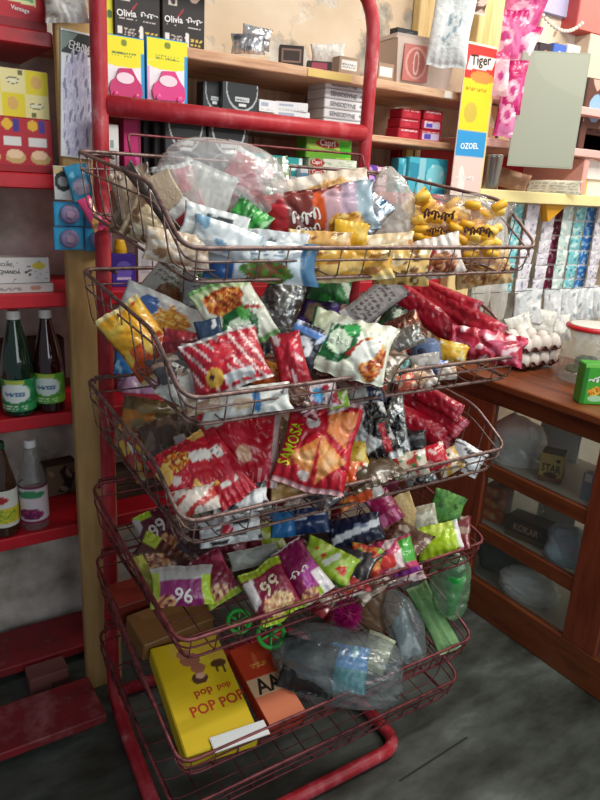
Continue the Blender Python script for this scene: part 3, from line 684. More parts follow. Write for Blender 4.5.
p2('white foil packet in the second basket left front corner', 184, 388, 46, 36, 30, [('bg', '#d8d8ce'), ('n', 8, .4, '#ecece4'), ('n', 12, .8, '#b09a84')], Y=-.52, th=.45)
p2('crumpled beige wrapper low in the second basket corner', 202, 402, 36, 22, -10, [('bg', '#b89478'), ('n', 11, .2, '#dcc8b0')], Y=-.55, th=.5)
p2('white and magenta wrapper with blue dot at the second front rim', 318, 396, 40, 26, -12, [('bg', '#e0d4d6'), ('n', 11, .2, '#a8203c'), ('e', .5, .5, .14, .3, '#3a9ad0')], Y=-.57, th=.5)
p2('maroon wrapper hanging below the second front rim', 306, 404, 30, 24, 20, [('bg', '#7a1428'), ('n', 11, .5, '#d8a0a8')], Y=-.56, th=.4)
p2('grey and navy wrapper low at the second basket front', 364, 391, 40, 24, -8, [('bg', '#a8a8a4'), ('r', .55, 0, 1, 1, '#1c2440'), ('n', 11, .6, '#d0d0cc')], Y=-.565, th=.5)
p2('small lime wrapper under the second front rim', 338, 400, 22, 16, -12, [('bg', '#9ac43a'), ('n', 11, .5, '#e8f0d0')], Y=-.58, th=.5)

# ---- third basket
p3('olive and orange snack packet at the back left of the third basket', 152, 418, 60, 34, 12, [('bg', '#6a5a34'), ('r', 0, 0, .55, .6, '#b8782c'), ('n', 10, .4, '#8a7a50')], Y=-.18, th=.45)
p3('yellow and red noodle packet inside the third basket left wires', 140, 458, 26, 44, -25, [('bg', '#b83028'), ('n', 12, .2, '#e0b440'), ('n', 10, .8, '#e8e0d0')], Y=-.26, th=.4)
p3('brown foil packet with white tag at the third basket left', 168, 440, 50, 44, -20, [('bg', '#5c4638'), ('n', 9, .3, '#8a7260'), ('r', .6, .15, .85, .5, '#d8d8d8')], Y=-.28, th=.4)
p3('dark brown flat packet behind the red packets', 196, 432, 62, 26, -8, [('bg', '#33241c'), ('n', 9, .4, '#5c4434'), ('n', 11, .9, '#a89484')], Y=-.22, th=.4)
p3('red snack packet with noodle picture and white label at the left', 190, 470, 62, 58, -32, [('bg', '#c4142a'), ('food', .35, .72, .26, .16, ['#d8601c', '#f0a030', '#8a2410', '#f5d070']), ('e', .2, .42, .08, .08, '#f0d8d0'), ('n', 9, .75, '#f0c060'), ('p', [(.55, .55), (.9, .45), (.95, .62), (.6, .74)], '#e4e0d8'), ('r', .1, .05, .9, .12, '#f0b43a')], e=.10, th=.4, tilt=(0, .3))
p3('narrow red packet with white side label left of the middle', 218, 468, 40, 74, -32, [('bg', '#b8122a'), ('r', .15, .6, .8, .75, '#d8d4cc'), ('txt', .2, .61, .75, .74, 4, '#4a4442'), ('r', .3, .22, .75, .3, '#e8e4dc'), ('n', 9, .95, '#d84050')], e=.10, th=.4, tilt=(0, .3))
p3('large plain red packet with white patch near the middle', 234, 440, 52, 70, -22, [('bg', '#b40f26'), ('r', .1, .72, .4, .9, '#e0dcd4'), ('n', 8, .8, '#cc2c40'), ('e', .55, .25, .14, .12, '#d8a888')], e=.13, th=.45, tilt=(0, .3))
p3('red packet with white edge lettering beside the triangle snack packet', 262, 446, 34, 80, 4, [('bg', '#b40f26'), ('s', 1.1, 5, .06, '#d88890'), ('r', .82, 0, 1, 1, '#c8b0ae'), ('n', 8, .8, '#cc3044')], e=.12, th=.4, tilt=(0, .3), squigs=[(.88, .5, .1, .7, '#f2eeea', 5, 1)])
p3('red samosa snack packet with orange triangles and lime lettering', 318, 444, 70, 90, 14, [('bg', '#c4122a'), ('p', [(.12, .30), (.52, .55), (.52, .12)], '#e8904a'), ('p', [(.52, .58), (.95, .36), (.6, .08)], '#e89a54'), ('p', [(.55, .85), (.95, .9), (.9, .5), (.6, .62)], '#e4884a'), ('p', [(.18, .30), (.48, .42), (.48, .24)], '#f2b878'), ('p', [(.6, .5), (.86, .36), (.66, .2)], '#f2b878'), ('e', .36, .7, .1, .07, '#e8dcd8'), ('e', .42, .14, .08, .05, '#f0e0dc'), ('seal', .05, '#d8a8ac'), ('p', [(.5, .9), (.95, 1), (.55, .82)], '#ead8d4')], e=.15, th=.36, tilt=(0, .2), texts=[('SAMOSA', .13, .42, .62, '#d4e41e', 86, 1.5)])
p3('crumpled black and silver packet right of the triangle snack packet', 368, 436, 50, 56, -20, [('bg', '#141416'), ('n', 8, .25, '#c0c4c4'), ('n', 12, .75, '#eceeee'), ('p', [(.7, .1), (.85, .1), (.9, .6), (.75, .6)], '#b01c2c')], e=.11, th=.5, mat='printed_foil', crumple=2)
p3('crumpled silver foil packet in the third basket centre right', 392, 428, 30, 66, -8, [('bg', '#a4a8a6'), ('n', 9, .1, '#1c1c1e'), ('n', 12, .6, '#e8eaea')], e=.10, th=.5, mat='silver_foil', crumple=2)
p3('plain black packet in the third basket shade', 352, 412, 34, 40, 10, [('bg', '#121214'), ('n', 9, .6, '#3a3a3e')], e=.10, th=.4)
p3('red tube pack, nearest of three in the third basket', 0, 0, 25, 0, 0, TUBE, ax=((368, 402, -.27), (452, 440, -.46)), th=.8, name='tube_pack', pinch=.02, flat=.3, bend=0, twist=0)
p3('red tube pack between two others in the third basket', 0, 0, 22, 0, 0, TUBE, ax=((396, 390, -.24), (462, 430, -.42)), th=.8, name='tube_pack', pinch=.02, flat=.3, bend=0, twist=0)
p3('red tube pack at the back of the three in the third basket', 0, 0, 18, 0, 0, TUBE, ax=((415, 388, -.18), (461, 414, -.32)), th=.8, name='tube_pack', pinch=.02, flat=.3, bend=0, twist=0)
p3('white wrapper with black print at the third basket right corner', 466, 458, 34, 26, 30, [('bg', '#dfe4e8'), ('n', 10, .45, '#20242c'), ('seal', .1, '#f2f4f6')], Y=-.52, th=.4)
p3('small red packet right of the silver foils', 434, 457, 26, 24, -20, [('bg', '#c41c30'), ('n', 10, .7, '#f0d0c8')], e=.06, th=.5)
p3('cream packet with yellow print near the third basket right end', 448, 462, 26, 22, -30, [('bg', '#e0d4b8'), ('n', 12, .3, '#c89a3c'), ('n', 10, .8, '#3a3430')], e=.05, th=.5)
p3('multicoloured small wrapper low in the third basket', 410, 464, 34, 24, -12, [('bg', '#cfc4b0'), ('n', 12, .2, '#b83a30'), ('n', 14, .6, '#4a8a50'), ('n', 9, 1, '#f0f0ea')], e=.05, th=.5)
p3('black glossy wrapper behind the small red packet', 408, 443, 36, 22, -5, [('bg', '#17171a'), ('n', 11, .7, '#4a4a50')], e=.07, th=.5)
p3('orange chips packet with white edge at the third front rim', 352, 478, 46, 50, -24, [('bg', '#d8521c'), ('n', 8, .4, '#e8843a'), ('p', [(.75, 0), (1, 0), (1, 1), (.85, .6)], '#e8e2d8'), ('p', [(0, .6), (.5, .9), (.2, 1), (0, 1)], '#e8b83a')], e=.04, th=.45)
p3('yellow folded wrapper above the orange chips packet', 350, 456, 34, 26, -10, [('bg', '#d8b03a'), ('n', 9, .3, '#efd87a'), ('n', 12, .9, '#7a5020')], e=.08, th=.4)
p3('silver wrapper with red print at the third basket left front corner', 196, 500, 44, 26, -14, [('bg', '#d8ccc0'), ('n', 11, .3, '#b83a30'), ('n', 10, .8, '#f0ece4')], Y=-.55, th=.5)
p3('white foil packet with black marks under the third front rim', 240, 500, 56, 26, -10, [('bg', '#cfd2d2'), ('n', 11, .35, '#3a3c40'), ('n', 9, .6, '#eef0f0')], Y=-.56, th=.5, crumple=2)
p3('golden chips packet low at the third front rim', 292, 488, 44, 20, -8, [('bg', '#b88a4a'), ('n', 10, .3, '#dab87c')], Y=-.56, th=.5)
p3('magenta wrapper below the third basket right half', 388, 472, 30, 24, 30, [('bg', '#8a1440'), ('n', 10, .6, '#d87aa0')], Y=-.53, th=.4)
p3('silver crumpled foil low at the third front right', 420, 474, 30, 18, -14, [('bg', '#b4b6b6'), ('n', 11, .4, '#303236')], Y=-.55, th=.5, mat='silver_foil', crumple=2)

# ---- fourth basket
STK = ['#c8925c', '#e0b880', '#a8683c', '#7a2440']
NIN = [('bg', MAR), ('r', 0, .86, 1, 1, LIME), ('r', 0, 0, 1, .07, LIME), ('food', .55, .22, .36, .18, ['#d8a870', '#ecd0a0', '#b87a4c']), ('p', [(0, .1), (.16, .2), (.12, .8), (0, .8)], '#dcd8d8')]
p4('dark maroon stick snack packet with lime corner at the back left', 158, 534, 38, 50, -22, [('bg', '#5a1426'), ('r', 0, .85, .5, 1, LIME), ('food', .5, .25, .4, .2, STK), ('p', [(0, .6), (.2, .75), (.2, .95), (0, .95)], '#cfcaca')], Y=-.16, th=.4, texts=[('99', .55, .6, .5, '#e8e0dc', 20)])
p4('brown stick snack packet lying below the dark maroon one', 160, 562, 58, 40, 30, [('bg', '#4a2018'), ('r', 0, .7, .3, 1, '#9aa82c'), ('food', .6, .4, .34, .3, STK), ('n', 10, .8, '#8a6a5a')], Y=-.30, th=.4)
p4('purple snack packet with silver top edge and lime ends', 182, 586, 64, 40, -2, [('bg', '#8a1a66'), ('r', 0, .62, 1, 1, '#b0aca8'), ('r', 0, 0, .14, .9, '#a8b83a'), ('r', .84, 0, 1, .75, LIME), ('food', .25, .12, .16, .16, STK), ('n', 9, 1.0, '#d8d4d2')], Y=-.44, th=.35, texts=[('96', .52, .25, .3, '#f0e8e4', -8)])
p4('maroon packet with lime end leaning in the left centre', 214, 578, 40, 52, -28, [('bg', '#7a1430'), ('r', 0, 0, 1, .14, '#9ab02c'), ('food', .4, .2, .3, .14, STK), ('n', 9, 1, '#a84060')], e=.06, th=.45)
p4('crumpled silver white foil packet under the third basket', 230, 530, 66, 28, -8, [('bg', '#c9cccd'), ('n', 10, .5, '#f0f2f2'), ('n', 13, .65, '#3a3436'), ('e', .45, .5, .1, .2, '#c4203a')], e=.13, th=.5, crumple=2)
p4('plain matte silver pouch lying in the fourth basket', 254, 557, 54, 19, -12, [('bg', '#8e9088'), ('n', 8, .4, '#a8aaa2'), ('seal', .04, '#b8bab2')], e=.09, th=.5, mat='matte_print', crumple=.5)
p4('lime and red wrapper behind the matte silver pouch', 264, 538, 40, 30, -15, [('bg', '#a8b82c'), ('r', 0, 0, .4, 1, '#7a1a2c'), ('n', 10, .6, '#dfe8a0')], e=.09, th=.5)
p4('maroon wrapper beside the lime and red wrapper', 232, 546, 34, 26, 10, [('bg', '#6a1228'), ('n', 10, .7, '#b06a80')], e=.08, th=.5)
p4('maroon and lime stick snack packet leaning on the front rim', 271, 592, 48, 58, -26, [('bg', '#8a1c3c'), ('r', 0, .84, 1, 1, '#a8c02c'), ('r', 0, 0, 1, .12, LIME), ('food', .55, .26, .38, .18, ['#d8a870', '#ecd0a0', '#b87a4c']), ('p', [(0, .3), (.2, .4), (.25, .85), (0, .8)], '#e4dcdc')], e=.06, th=.4, tilt=(0, .1), texts=[('99', .55, .6, .45, '#e8d8b8', 10)])
p4('magenta snack packet with silver top and lime corner in the middle', 302, 572, 38, 62, -34, [('bg', '#8a1450'), ('p', [(.3, .2), (1, .2), (1, .6), (.4, .5)], '#a82c90'), ('r', 0, 0, 1, .14, LIME), ('r', .7, 0, 1, .4, '#dcd8da'), ('food', .35, .12, .26, .1, STK), ('seal', .03, '#cfcaca')], e=.09, th=.45, squigs=[(.42, .5, .6, .14, '#f0e4dc', 4, 3)])
p4('lime green stick snack packet with red chillies', 328, 562, 58, 34, 24, [('bg', '#9cc02c'), ('e', .3, .6, .12, .2, '#c42c24'), ('e', .8, .4, .1, .2, '#d83a20'), ('n', 10, .5, '#c4dc6a'), ('p', [(.4, .4), (.6, .9), (.7, .8), (.5, .3)], '#e8ecdc'), ('r', 0, 0, 1, .1, '#3c7a2c')], e=.085, th=.5)
p4('pink and white flower print packet on the right half', 392, 558, 50, 38, -16, [('bg', '#c4406a'), ('n', 10, .2, '#f0d8d8'), ('r', .7, .3, 1, .9, '#4aa83c'), ('e', .4, .4, .16, .2, '#d83a34'), ('r', 0, 0, 1, .12, '#8a2c8a')], e=.06, th=.5)
p4('yellow green glossy packet near the right end of the fourth basket', 438, 540, 50, 32, -16, [('bg', '#b0d020'), ('n', 8, .3, '#d4e860'), ('p', [(0, .3), (.15, .4), (.1, .9), (0, .9)], '#d8a06a'), ('r', .9, 0, 1, 1, '#e4e4e0')], e=.06, th=.45)
p4('dark blue biscuit packet behind the lime stick packet', 300, 522, 62, 26, -6, [('bg', '#16305e'), ('r', 0, 0, .4, 1, '#2c7ab8'), ('n', 10, .7, '#c8d4e4')], e=.13, th=.5)
p4('navy and white striped packet behind the flower print packet', 355, 530, 58, 28, -12, [('bg', '#141c3a'), ('p', [(0, .1), (1, .5), (1, .75), (0, .35)], '#dfe4ea'), ('n', 12, .9, '#8a94b0')], e=.11, th=.45)
p4('red orange wrapper in the middle right of the fourth basket', 366, 560, 34, 30, 10, [('bg', '#b83a1c'), ('n', 10, .3, '#e08a3c'), ('n', 12, .9, '#7ab03a')], e=.06, th=.5)
p4('beige paper wrapper standing at the back right', 408, 512, 18, 40, -20, [('bg', '#cdb078'), ('n', 9, .4, '#e2cf9c')], e=.10, th=.3, mat='matte_print')
p4('green leafy wrapper at the back right corner of the fourth basket', 446, 508, 34, 34, 20, [('bg', '#4c8a3c'), ('n', 8, .2, '#6aa84c'), ('n', 12, .9, '#2c5a24')], e=.11, th=.3, mat='matte_print')
p4('crumpled pale wrapper left of the green leafy wrapper', 424, 518, 28, 26, -12, [('bg', '#b8b49c'), ('n', 11, .3, '#dcdac8')], e=.09, th=.5)
p4('magenta wrapper at the back middle of the fourth basket', 384, 508, 28, 36, -30, [('bg', '#9a1650'), ('n', 10, .6, '#d878a8')], e=.12, th=.4)
p4('red and white wrapper low at the fourth basket front', 346, 588, 50, 20, -16, [('bg', '#b03030'), ('n', 11, .3, '#e8dcd4'), ('n', 13, .9, '#7a8a3c')], Y=-.55, th=.5)
p4('silver pink wrapper low at the fourth basket front right', 404, 576, 44, 16, -16, [('bg', '#c8a8a8'), ('n', 11, .3, '#ece4e0'), ('n', 13, .8, '#8a3c5a')], Y=-.55, th=.5)
p4('dull brown wrapper at the bottom of the fourth basket', 208, 548, 46, 34, 12, [('bg', '#3c1c1a'), ('n', 10, .5, '#6a3a34')], e=.04, th=.5)
p4('small yellow lime wrapper caught in the fourth basket left wires', 146, 576, 16, 44, -30, [('bg', '#a8a02c'), ('n', 11, .3, '#c8c85a')], Y=-.36, th=.3)
# packets buried low in the heaps, showing only in the gaps
FILL = {2: [(150, 330), (200, 330), (250, 325), (300, 320), (350, 320), (230, 385), (280, 392), (330, 380), (180, 365), (372, 360)],
        3: [(180, 450), (230, 440), (280, 435), (330, 425), (380, 430), (220, 492), (270, 490), (320, 485), (370, 470)],
        4: [(180, 570), (230, 560), (280, 545), (330, 540), (380, 535), (320, 590), (420, 540), (360, 575)]}
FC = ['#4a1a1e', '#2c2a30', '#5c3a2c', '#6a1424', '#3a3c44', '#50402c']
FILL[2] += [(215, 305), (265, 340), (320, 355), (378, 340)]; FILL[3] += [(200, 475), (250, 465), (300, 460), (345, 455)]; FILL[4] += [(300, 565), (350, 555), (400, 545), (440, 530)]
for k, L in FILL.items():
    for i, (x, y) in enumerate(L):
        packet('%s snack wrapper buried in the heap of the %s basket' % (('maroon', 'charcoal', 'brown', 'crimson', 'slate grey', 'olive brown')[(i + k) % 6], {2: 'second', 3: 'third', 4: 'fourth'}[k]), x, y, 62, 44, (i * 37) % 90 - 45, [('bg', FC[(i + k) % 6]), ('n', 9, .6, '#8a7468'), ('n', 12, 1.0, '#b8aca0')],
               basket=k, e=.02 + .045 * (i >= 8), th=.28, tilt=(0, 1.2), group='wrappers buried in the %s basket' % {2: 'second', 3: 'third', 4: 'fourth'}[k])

# ================================================================== BAGS AND BOTTLES
def bag(label, px, py, Y, w, h, rot, mat, name='clear_bag', cat='plastic bag', group=None, th=.5, seed=1, rough=.10, X=None, P=None, knot=True):
    P = P if P is not None else (onX(px, py, X) if X is not None else onY(px, py, Y)); s = depth(P) / FPX; W = w * s; H = h * s; T = th * min(W, H)
    n = (CAM - P) / np.linalg.norm(CAM - P); n[2] *= .4; n /= np.linalg.norm(n)
    a = math.radians(rot); v = CU * math.cos(a) + CR * math.sin(a); v -= n * np.dot(v, n); v /= np.linalg.norm(v); u = np.cross(v, n)
    N, Mm = 72, 46; vs = []
    th_ = np.linspace(0, 2 * math.pi, N, endpoint=False); ph = np.linspace(-math.pi / 2, math.pi / 2, Mm + 1)
    for q in ph:
        cq = max(math.cos(q), 1e-3) ** .62; sq = math.copysign(abs(math.sin(q)) ** .85, q)
        ca = np.cos(th_); sa = np.sin(th_)
        x = np.sign(ca) * np.abs(ca) ** .75 * cq; z = np.sign(sa) * np.abs(sa) ** .85 * cq; y = np.full_like(x, sq)
        if knot: k = np.clip((y - .62) / .38, 0, 1); x = x * (1 - .45 * k); z = z * (1 - .4 * k)
        A = np.arctan2(z, x); c1 = np.abs(wob(A * .35 + 2, y * .8, 7, seed)); c2 = np.abs(wob(A * .35, y, 15, seed + 3))
        d = 1 + rough * (wob(A * .3, y, 4, seed + 7) - 1.3 * np.exp(-(c1 / .14) ** 2) - .7 * np.exp(-(c2 / .16) ** 2) - .5 * np.exp(-(np.abs(wob(A * .35 + 1, y, 30, seed + 13)) / .2) ** 2))
        vs.append(np.stack([x * W / 2 * d, y * H / 2 * (1 + .06 * wob(A * .4, y, 6, seed + 4)), z * T / 2 * d], 1))
    pos = np.concatenate(vs); f = [(j * N + i, j * N + (i + 1) % N, (j + 1) * N + (i + 1) % N, (j + 1) * N + i) for j in range(Mm) for i in range(N)]
    me = bpy.data.meshes.new(name); me.from_pydata(pos.tolist(), [], f); o = link(name, me, mat, None, True)
    M = Matrix.Identity(4)
    for i, axv in enumerate((u, v, n)):
        for j in range(3): M[j][i] = float(axv[j])
    M.translation = Vector([float(x) for x in P]); o.matrix_world = M
    return tag(o, label, cat, group)
bag('big clear plastic bag of small packets at the left of the top basket', 222, 196, -.30, 140, 104, 6, 'hazy_film', group=G1, seed=11, th=.75, knot=False, rough=.13)
bag('knotted clear plastic bag in the middle of the top basket', 392, 210, -.36, 46, 80, -6, 'milky_film', group=G1, seed=12, th=.8)
bag('clear crumpled film at the right end of the top basket', 474, 212, 0, 50, 34, 20, 'clear_film', X=.70, group=G1, seed=13, th=.6)
o = bag('blue grey round candy pouch with a dark face print', 426, 353, 0, 31, 28, -10, plain('#7288b0', .32), name='candy_pouch', cat='candy pouch', group=G2, th=.8, seed=14, rough=.03, knot=False, P=onX(426, 353, .60))
MB().ell((-.006, .008, .021), (.013, .010, .0055), 14, 8).obj('face_print', plain('#3c4258', .4), o, True)
MB().ell((.006, -.018, .016), (.018, .005, .006), 12, 8).obj('mouth_print', plain('#2c7aa8', .4), o, True)
def bottle(label, x, ytop, ybase, Y, r, prof, liq, cap, z0, labelops, labz, group=None, glass='clear_bottle', texts=None, squig=None, cat='bottle', capz=(.93, 1)):
    P = onY(x, (ytop + ybase) / 2, Y); H = onY(x, ytop, Y)[2] - z0
    t = root('bottle', (P[0], Y, z0), label, cat, group)
    MB().lathe([(a * r, b * H) for a, b in prof], 28).obj('body', glass if liq is None else liq, t, True)
    c0, c1 = capz
    MB().lathe([(.40 * r, c0 * H), (.42 * r, c0 * H + .002), (.40 * r, c1 * H - .002), (.36 * r, c1 * H)], 20).obj('cap', plain(cap, .4), t)
    # wrap-around paper label
    n = 40; ny = 24; z1, z2 = labz[0] * H, labz[1] * H
    A = np.linspace(-2.2, 2.2, n + 1); ZZ = np.linspace(0, 1, ny + 1); U, V_ = np.meshgrid((A + 2.2) / 4.4, ZZ)
    ang = -math.pi / 2 - .45 + (U - .5) * 4.4; rr = r * labz[2] + .0006
    v = np.stack([rr * np.cos(ang), rr * np.sin(ang), z1 + V_ * (z2 - z1)], 2).reshape(-1, 3)
    f = [(j * (n + 1) + i, j * (n + 1) + i + 1, (j + 1) * (n + 1) + i + 1, (j + 1) * (n + 1) + i) for j in range(ny) for i in range(n)]
    me = bpy.data.meshes.new('paper_label'); me.from_pydata(v.tolist(), [], f)
    link('paper_label', me, 'printed_card', t, True, paint(labelops, U.ravel(), V_.ravel(), 3))
    return t
SYR = [(.85, 0), (.97, .01), (1, .03), (1, .40), (.99, .44), (.92, .52), (.84, .60), (.72, .68), (.60, .76), (.48, .83), (.38, .90), (.36, .94)]
GL = 'bottles on the red shelves'
def glob(a, b): return [('bg', a), ('n', 10, .4, b), ('e', .5, .58, .22, .3, '#e4f0ec'), ('n', 16, 1.15, '#7ac0a0'), ('txt', .36, .5, .64, .66, 2, '#3a6aa0'), ('r', .36, .84, .64, .96, '#b8c84a'), ('txt', .3, .08, .7, .24, 2, '#e4f0d8')]
bottle('dark green syrup bottle with green label and white cap on red shelf', 17, 310, 424, .142, .040, SYR, 'green_syrup', '#e8e8e2', .858, glob('#1f8a4c', '#38a860'), (.06, .37, 1.0), GL, capz=(.92, 1))
bottle('dark red syrup bottle with lime green label beside the green one', 48, 309, 419, .142, .037, SYR, 'dark_red_syrup', '#e8e8e2', .858, glob('#5aa82c', '#7ac43c') , (.1, .40, 1.0), GL, capz=(.92, 1))
VIN = [(.85, 0), (.97, .01), (1, .03), (1, .5), (.97, .55), (.80, .66), (.62, .76), (.48, .86), (.38, .92), (.36, .95)]
bottle('brown vinegar bottle with green cap on the lower red shelf', 2, 441, 545, .142, .037, VIN, 'brown_syrup', '#1f4a34', .533, [('bg', '#dcdcd2'), ('r', 0, .1, 1, .5, '#d8c832'), ('food', .5, .3, .3, .2, ['#7aa02c', '#d8d03a', '#a8b83c']), ('e', .5, .75, .16, .1, '#b02a2c')], (.12, .52, 1.0), GL, capz=(.93, 1.0))
bottle('clear vinegar bottle with white cap and grape label', 33, 439, 537, .142, .036, VIN, None, '#f0f0ee', .533, [('bg', '#d8ccd2'), ('e', .5, .78, .26, .1, '#3a8a5c'), ('food', .5, .24, .2, .16, ['#8a1a5c', '#5c1a4a', '#a82c70']), ('r', 0, 0, 1, .05, '#8a1a4c'), ('r', 0, .93, 1, 1, '#6a2a4c')], (.10, .52, 1.0), GL, capz=(.92, 1))

# ================================================================== LEFT SHELF GOODS
GS = 'cartons on the wall shelves'
carton('biscuit_carton', 'red rusk carton with green banner on the top left shelf', 'carton', (-26, -26, 46, 30), .115, .16, '#b01222', [('bg', '#b81226'), ('r', 0, 0, 1, .18, '#8c0e1c'), ('p', [(.4, .52), (.43, .9), (.84, .9), (.86, .46)], '#d8dca0'), ('p', [(.43, .58), (.45, .95), (.82, .95), (.83, .53)], '#5aa06a')], [('BAKERI', .64, .74, .36, '#f4f4ea', -4), ('Vantage', .62, .36, .26, '#f4e8e4', -6), ('s', .31, .42, .03, '#f4e8e4')], z0=1.737, group=GS)
carton('biscuit_carton', 'red sandwich biscuit carton under the yellow chequered one', 'carton', (-24, 117, 53, 164), .115, .14, '#a81220', [('bg', '#b4142a'), ('r', 0, 0, 1, .14, '#9c0f1e')] + [o for x in (.0, .34, .68) for o in (('e', x + .06, .88, .07, .1, '#e8b42c'), ('r', x + .14, .76, x + .22, .98, '#3a2c8a'), ('r', x, .5, x + .24, .66, '#e0dcd8'), ('e', x + .15, .27, .14, .12, '#c8a468'), ('e', x + .14, .33, .11, .09, '#f0c8a4'))] , z0=1.4405, group=GS)
carton('biscuit_carton', 'yellow and cream chequered carton on the top of two', 'carton', (-24, 68, 49, 117), .13, .13, '#e0c49c', [('bg', '#efe2a0'), ('r', .67, .5, 1, 1, '#e8d420'), ('r', .33, 0, .66, .5, '#e8d420'), ('r', 0, .5, .33, 1, '#e8d420'), ('e', .83, .76, .08, .14, '#e0b060'), ('e', .48, .28, .08, .14, '#e0b060'), ('e', .5, .76, .1, .07, '#4a4a34'), ('e', .5, .76, .09, .05, '#efe8c0'), ('e', .82, .26, .1, .07, '#4a4a34'), ('e', .82, .26, .09, .05, '#efe8c0'), ('r', .58, .88, .64, .98, '#6a6a30'), ('r', .74, .02, .8, .12, '#6a6a30')], z0='stack', group=GS)
carton('incense_carton', 'white carton with black lettering under another of its kind', 'carton', (-30, 284, 54, 298), .125, .10, '#c4bcb8', [('bg', '#d2ccc8'), ('e', .78, .5, .07, .3, '#b88a78'), ('txt', .3, .3, .6, .7, 2, '#8a8a8c')], z0=1.1655, group=GS)
carton('incense_carton', 'white carton with black lettering and a yellow oval on top', 'carton', (-30, 258, 50, 284), .128, .095, '#c4bcb8', [('bg', '#dcd8d6'), ('e', .87, .68, .09, .14, '#d8c43a'), ('n', 60, 1.2, '#8a8a90'), ('r', .635, .2, .645, .85, '#3a3a40'), ('r', .66, .3, .78, .72, '#dcd8d6'), ('food', .72, .5, .05, .25, ['#3a3a40', '#dcd8d6', '#dcd8d6'])], [('CHANDA', .48, .45, .27, '#26262c', -3), ('SECURE', .42, .74, .2, '#5a5a60', -3)], z0='stack', group=GS)
carton('dark_carton', 'dark brown carton behind the syrup bottles', 'carton', (-20, 340, 66, 412), .32, .08, '#2c1c18', None, z0=.8585, body=MATS['dark_carton'])
carton('cardboard_box', 'torn brown box with dark print behind the clear bottle', 'box', (46, 464, 80, 512), .30, .09, '#4a3a2c', [('bg', '#6a5844'), ('p', [(.3, .1), (.7, .0), (.9, .6), (.6, .95), (.4, .8), (.55, .4)], '#1c1512'), ('n', 12, .8, '#8a7a68')], z0=.5335, body=MATS['dark_carton'], yaw=6)

# things hung on the pale plank
def hung(name, label, cat, box, Y, D, side, ops, rot=0, **k):
    """thin card hung by its top; box gives its pixel extent"""
    x0, y0, x1, y1 = box; c = onY((x0 + x1) / 2, (y0 + y1) / 2, Y); c[2] = onY((x0 + x1) / 2, y1, Y)[2]; A = onY(x0, (y0 + y1) / 2, Y); Bq = onY(x1, (y0 + y1) / 2, Y); zt = onY((x0 + x1) / 2, y0, Y)[2]
    a = math.radians(rot); u = np.array([math.cos(a), 0, -math.sin(a)]); v = np.array([math.sin(a), 0, math.cos(a)]); n = np.array([0, -1., 0])
    W = Bq[0] - A[0]; H = zt - c[2]; cc = np.array([c[0], Y, (zt + c[2]) / 2]) - v * H / 2
    return carton3(name, label, cat, cc, W, H, D, 0, side, ops, fr=(u, v, n), **k)
hung('poster_card', 'white card of small sachets with black header on plank', 'card', (61, 31, 93, 158), .064, .005, '#dfe4e6', [('bg', '#e4e8ec'), ('r', 0, .83, 1, 1, '#26302e'), ('p', [(0, .84), (0, 1), (.55, 1)], '#7a8a84'), ('r', .16, .04, .9, .76, '#c4c2dc'), ('food', .53, .4, .5, .5, ['#c4c2dc', '#c4c2dc', '#dcdcec', '#c4c2dc', '#8a88a8'])], texts=[('CHUIN', .55, .895, .62, '#f2f2f2', -8), ('CLOVES', .55, .863, .66, '#f2f2f2', -8)], rot=3)
packet('crumpled white plastic sheet at the top of the pale plank', 66, 4, 44, 34, -8, [('bg', '#d0c8c0'), ('n', 9, .3, '#ece8e4'), ('n', 13, .9, '#a89a8c')], Y=.05, th=.25, name='plastic_sheet', cat='plastic sheet', crumple=2)
def blister(box, label, gold=None):
    r = hung('blister_card', label, 'card', box, .05, .004, '#1f8ac0', [('bg', '#2a9cd4'), ('r', .05, .05, .95, .95, '#3cb0e0')], group='blue blister cards on the plank')
    x0, y0, x1, y1 = box; W = onY(x1, y0, .05)[0] - onY(x0, y0, .05)[0]; H = onY(x0, y0, .05)[2] - onY(x0, y1, .05)[2]
    mb = MB(); mb.lathe([(.30 * H, 0), (.42 * H, .001), (.40 * H, .008), (.3 * H, .011), (.001, .012)], 20, (0, H * .5, .001)); mb.obj('bubble', plain('#9a8ab4', .3), r, True)
    mb = MB(); mb.lathe([(.2 * H, 0), (.18 * H, .003), (.001, .004)], 5, (0, H * .5, .0125)); mb.obj('star', plain('#c0a0c0', .3), r)
blister((54, 202, 84, 226), 'blue blister card, upper left of four on the plank')
blister((54, 227, 84, 250), 'blue blister card, lower left of four on the plank')
blister((85, 204, 112, 227), 'blue blister card, upper right of four on the plank')
blister((85, 228, 112, 251), 'blue blister card, lower right of four on the plank')
hung('sachet', 'black and white round label sachet above the blue cards', 'sachet', (54, 166, 72, 200), .052, .004, '#cfd4d2', [('bg', '#c9b484'), ('r', 0, 0, 1, .75, '#d4d8d8'), ('e', .5, .55, .5, .3, '#1e2022'), ('e', .5, .55, .3, .16, '#8a9090')])
packet('blue sachet with a round print tucked behind the wires', 80, 182, 24, 34, -18, [('bg', '#3a9cc8'), ('e', .5, .35, .36, .24, '#b0a0b8'), ('n', 10, .9, '#8ad0e8')], Y=.03, th=.2, name='sachet', cat='sachet')
packet('small pink wrapper hooked on the left of the red post', 92, 214, 14, 34, -30, [('bg', '#d8407a'), ('n', 10, .4, '#e8b060')], Y=-.02, th=.3, name='sachet', cat='sachet')

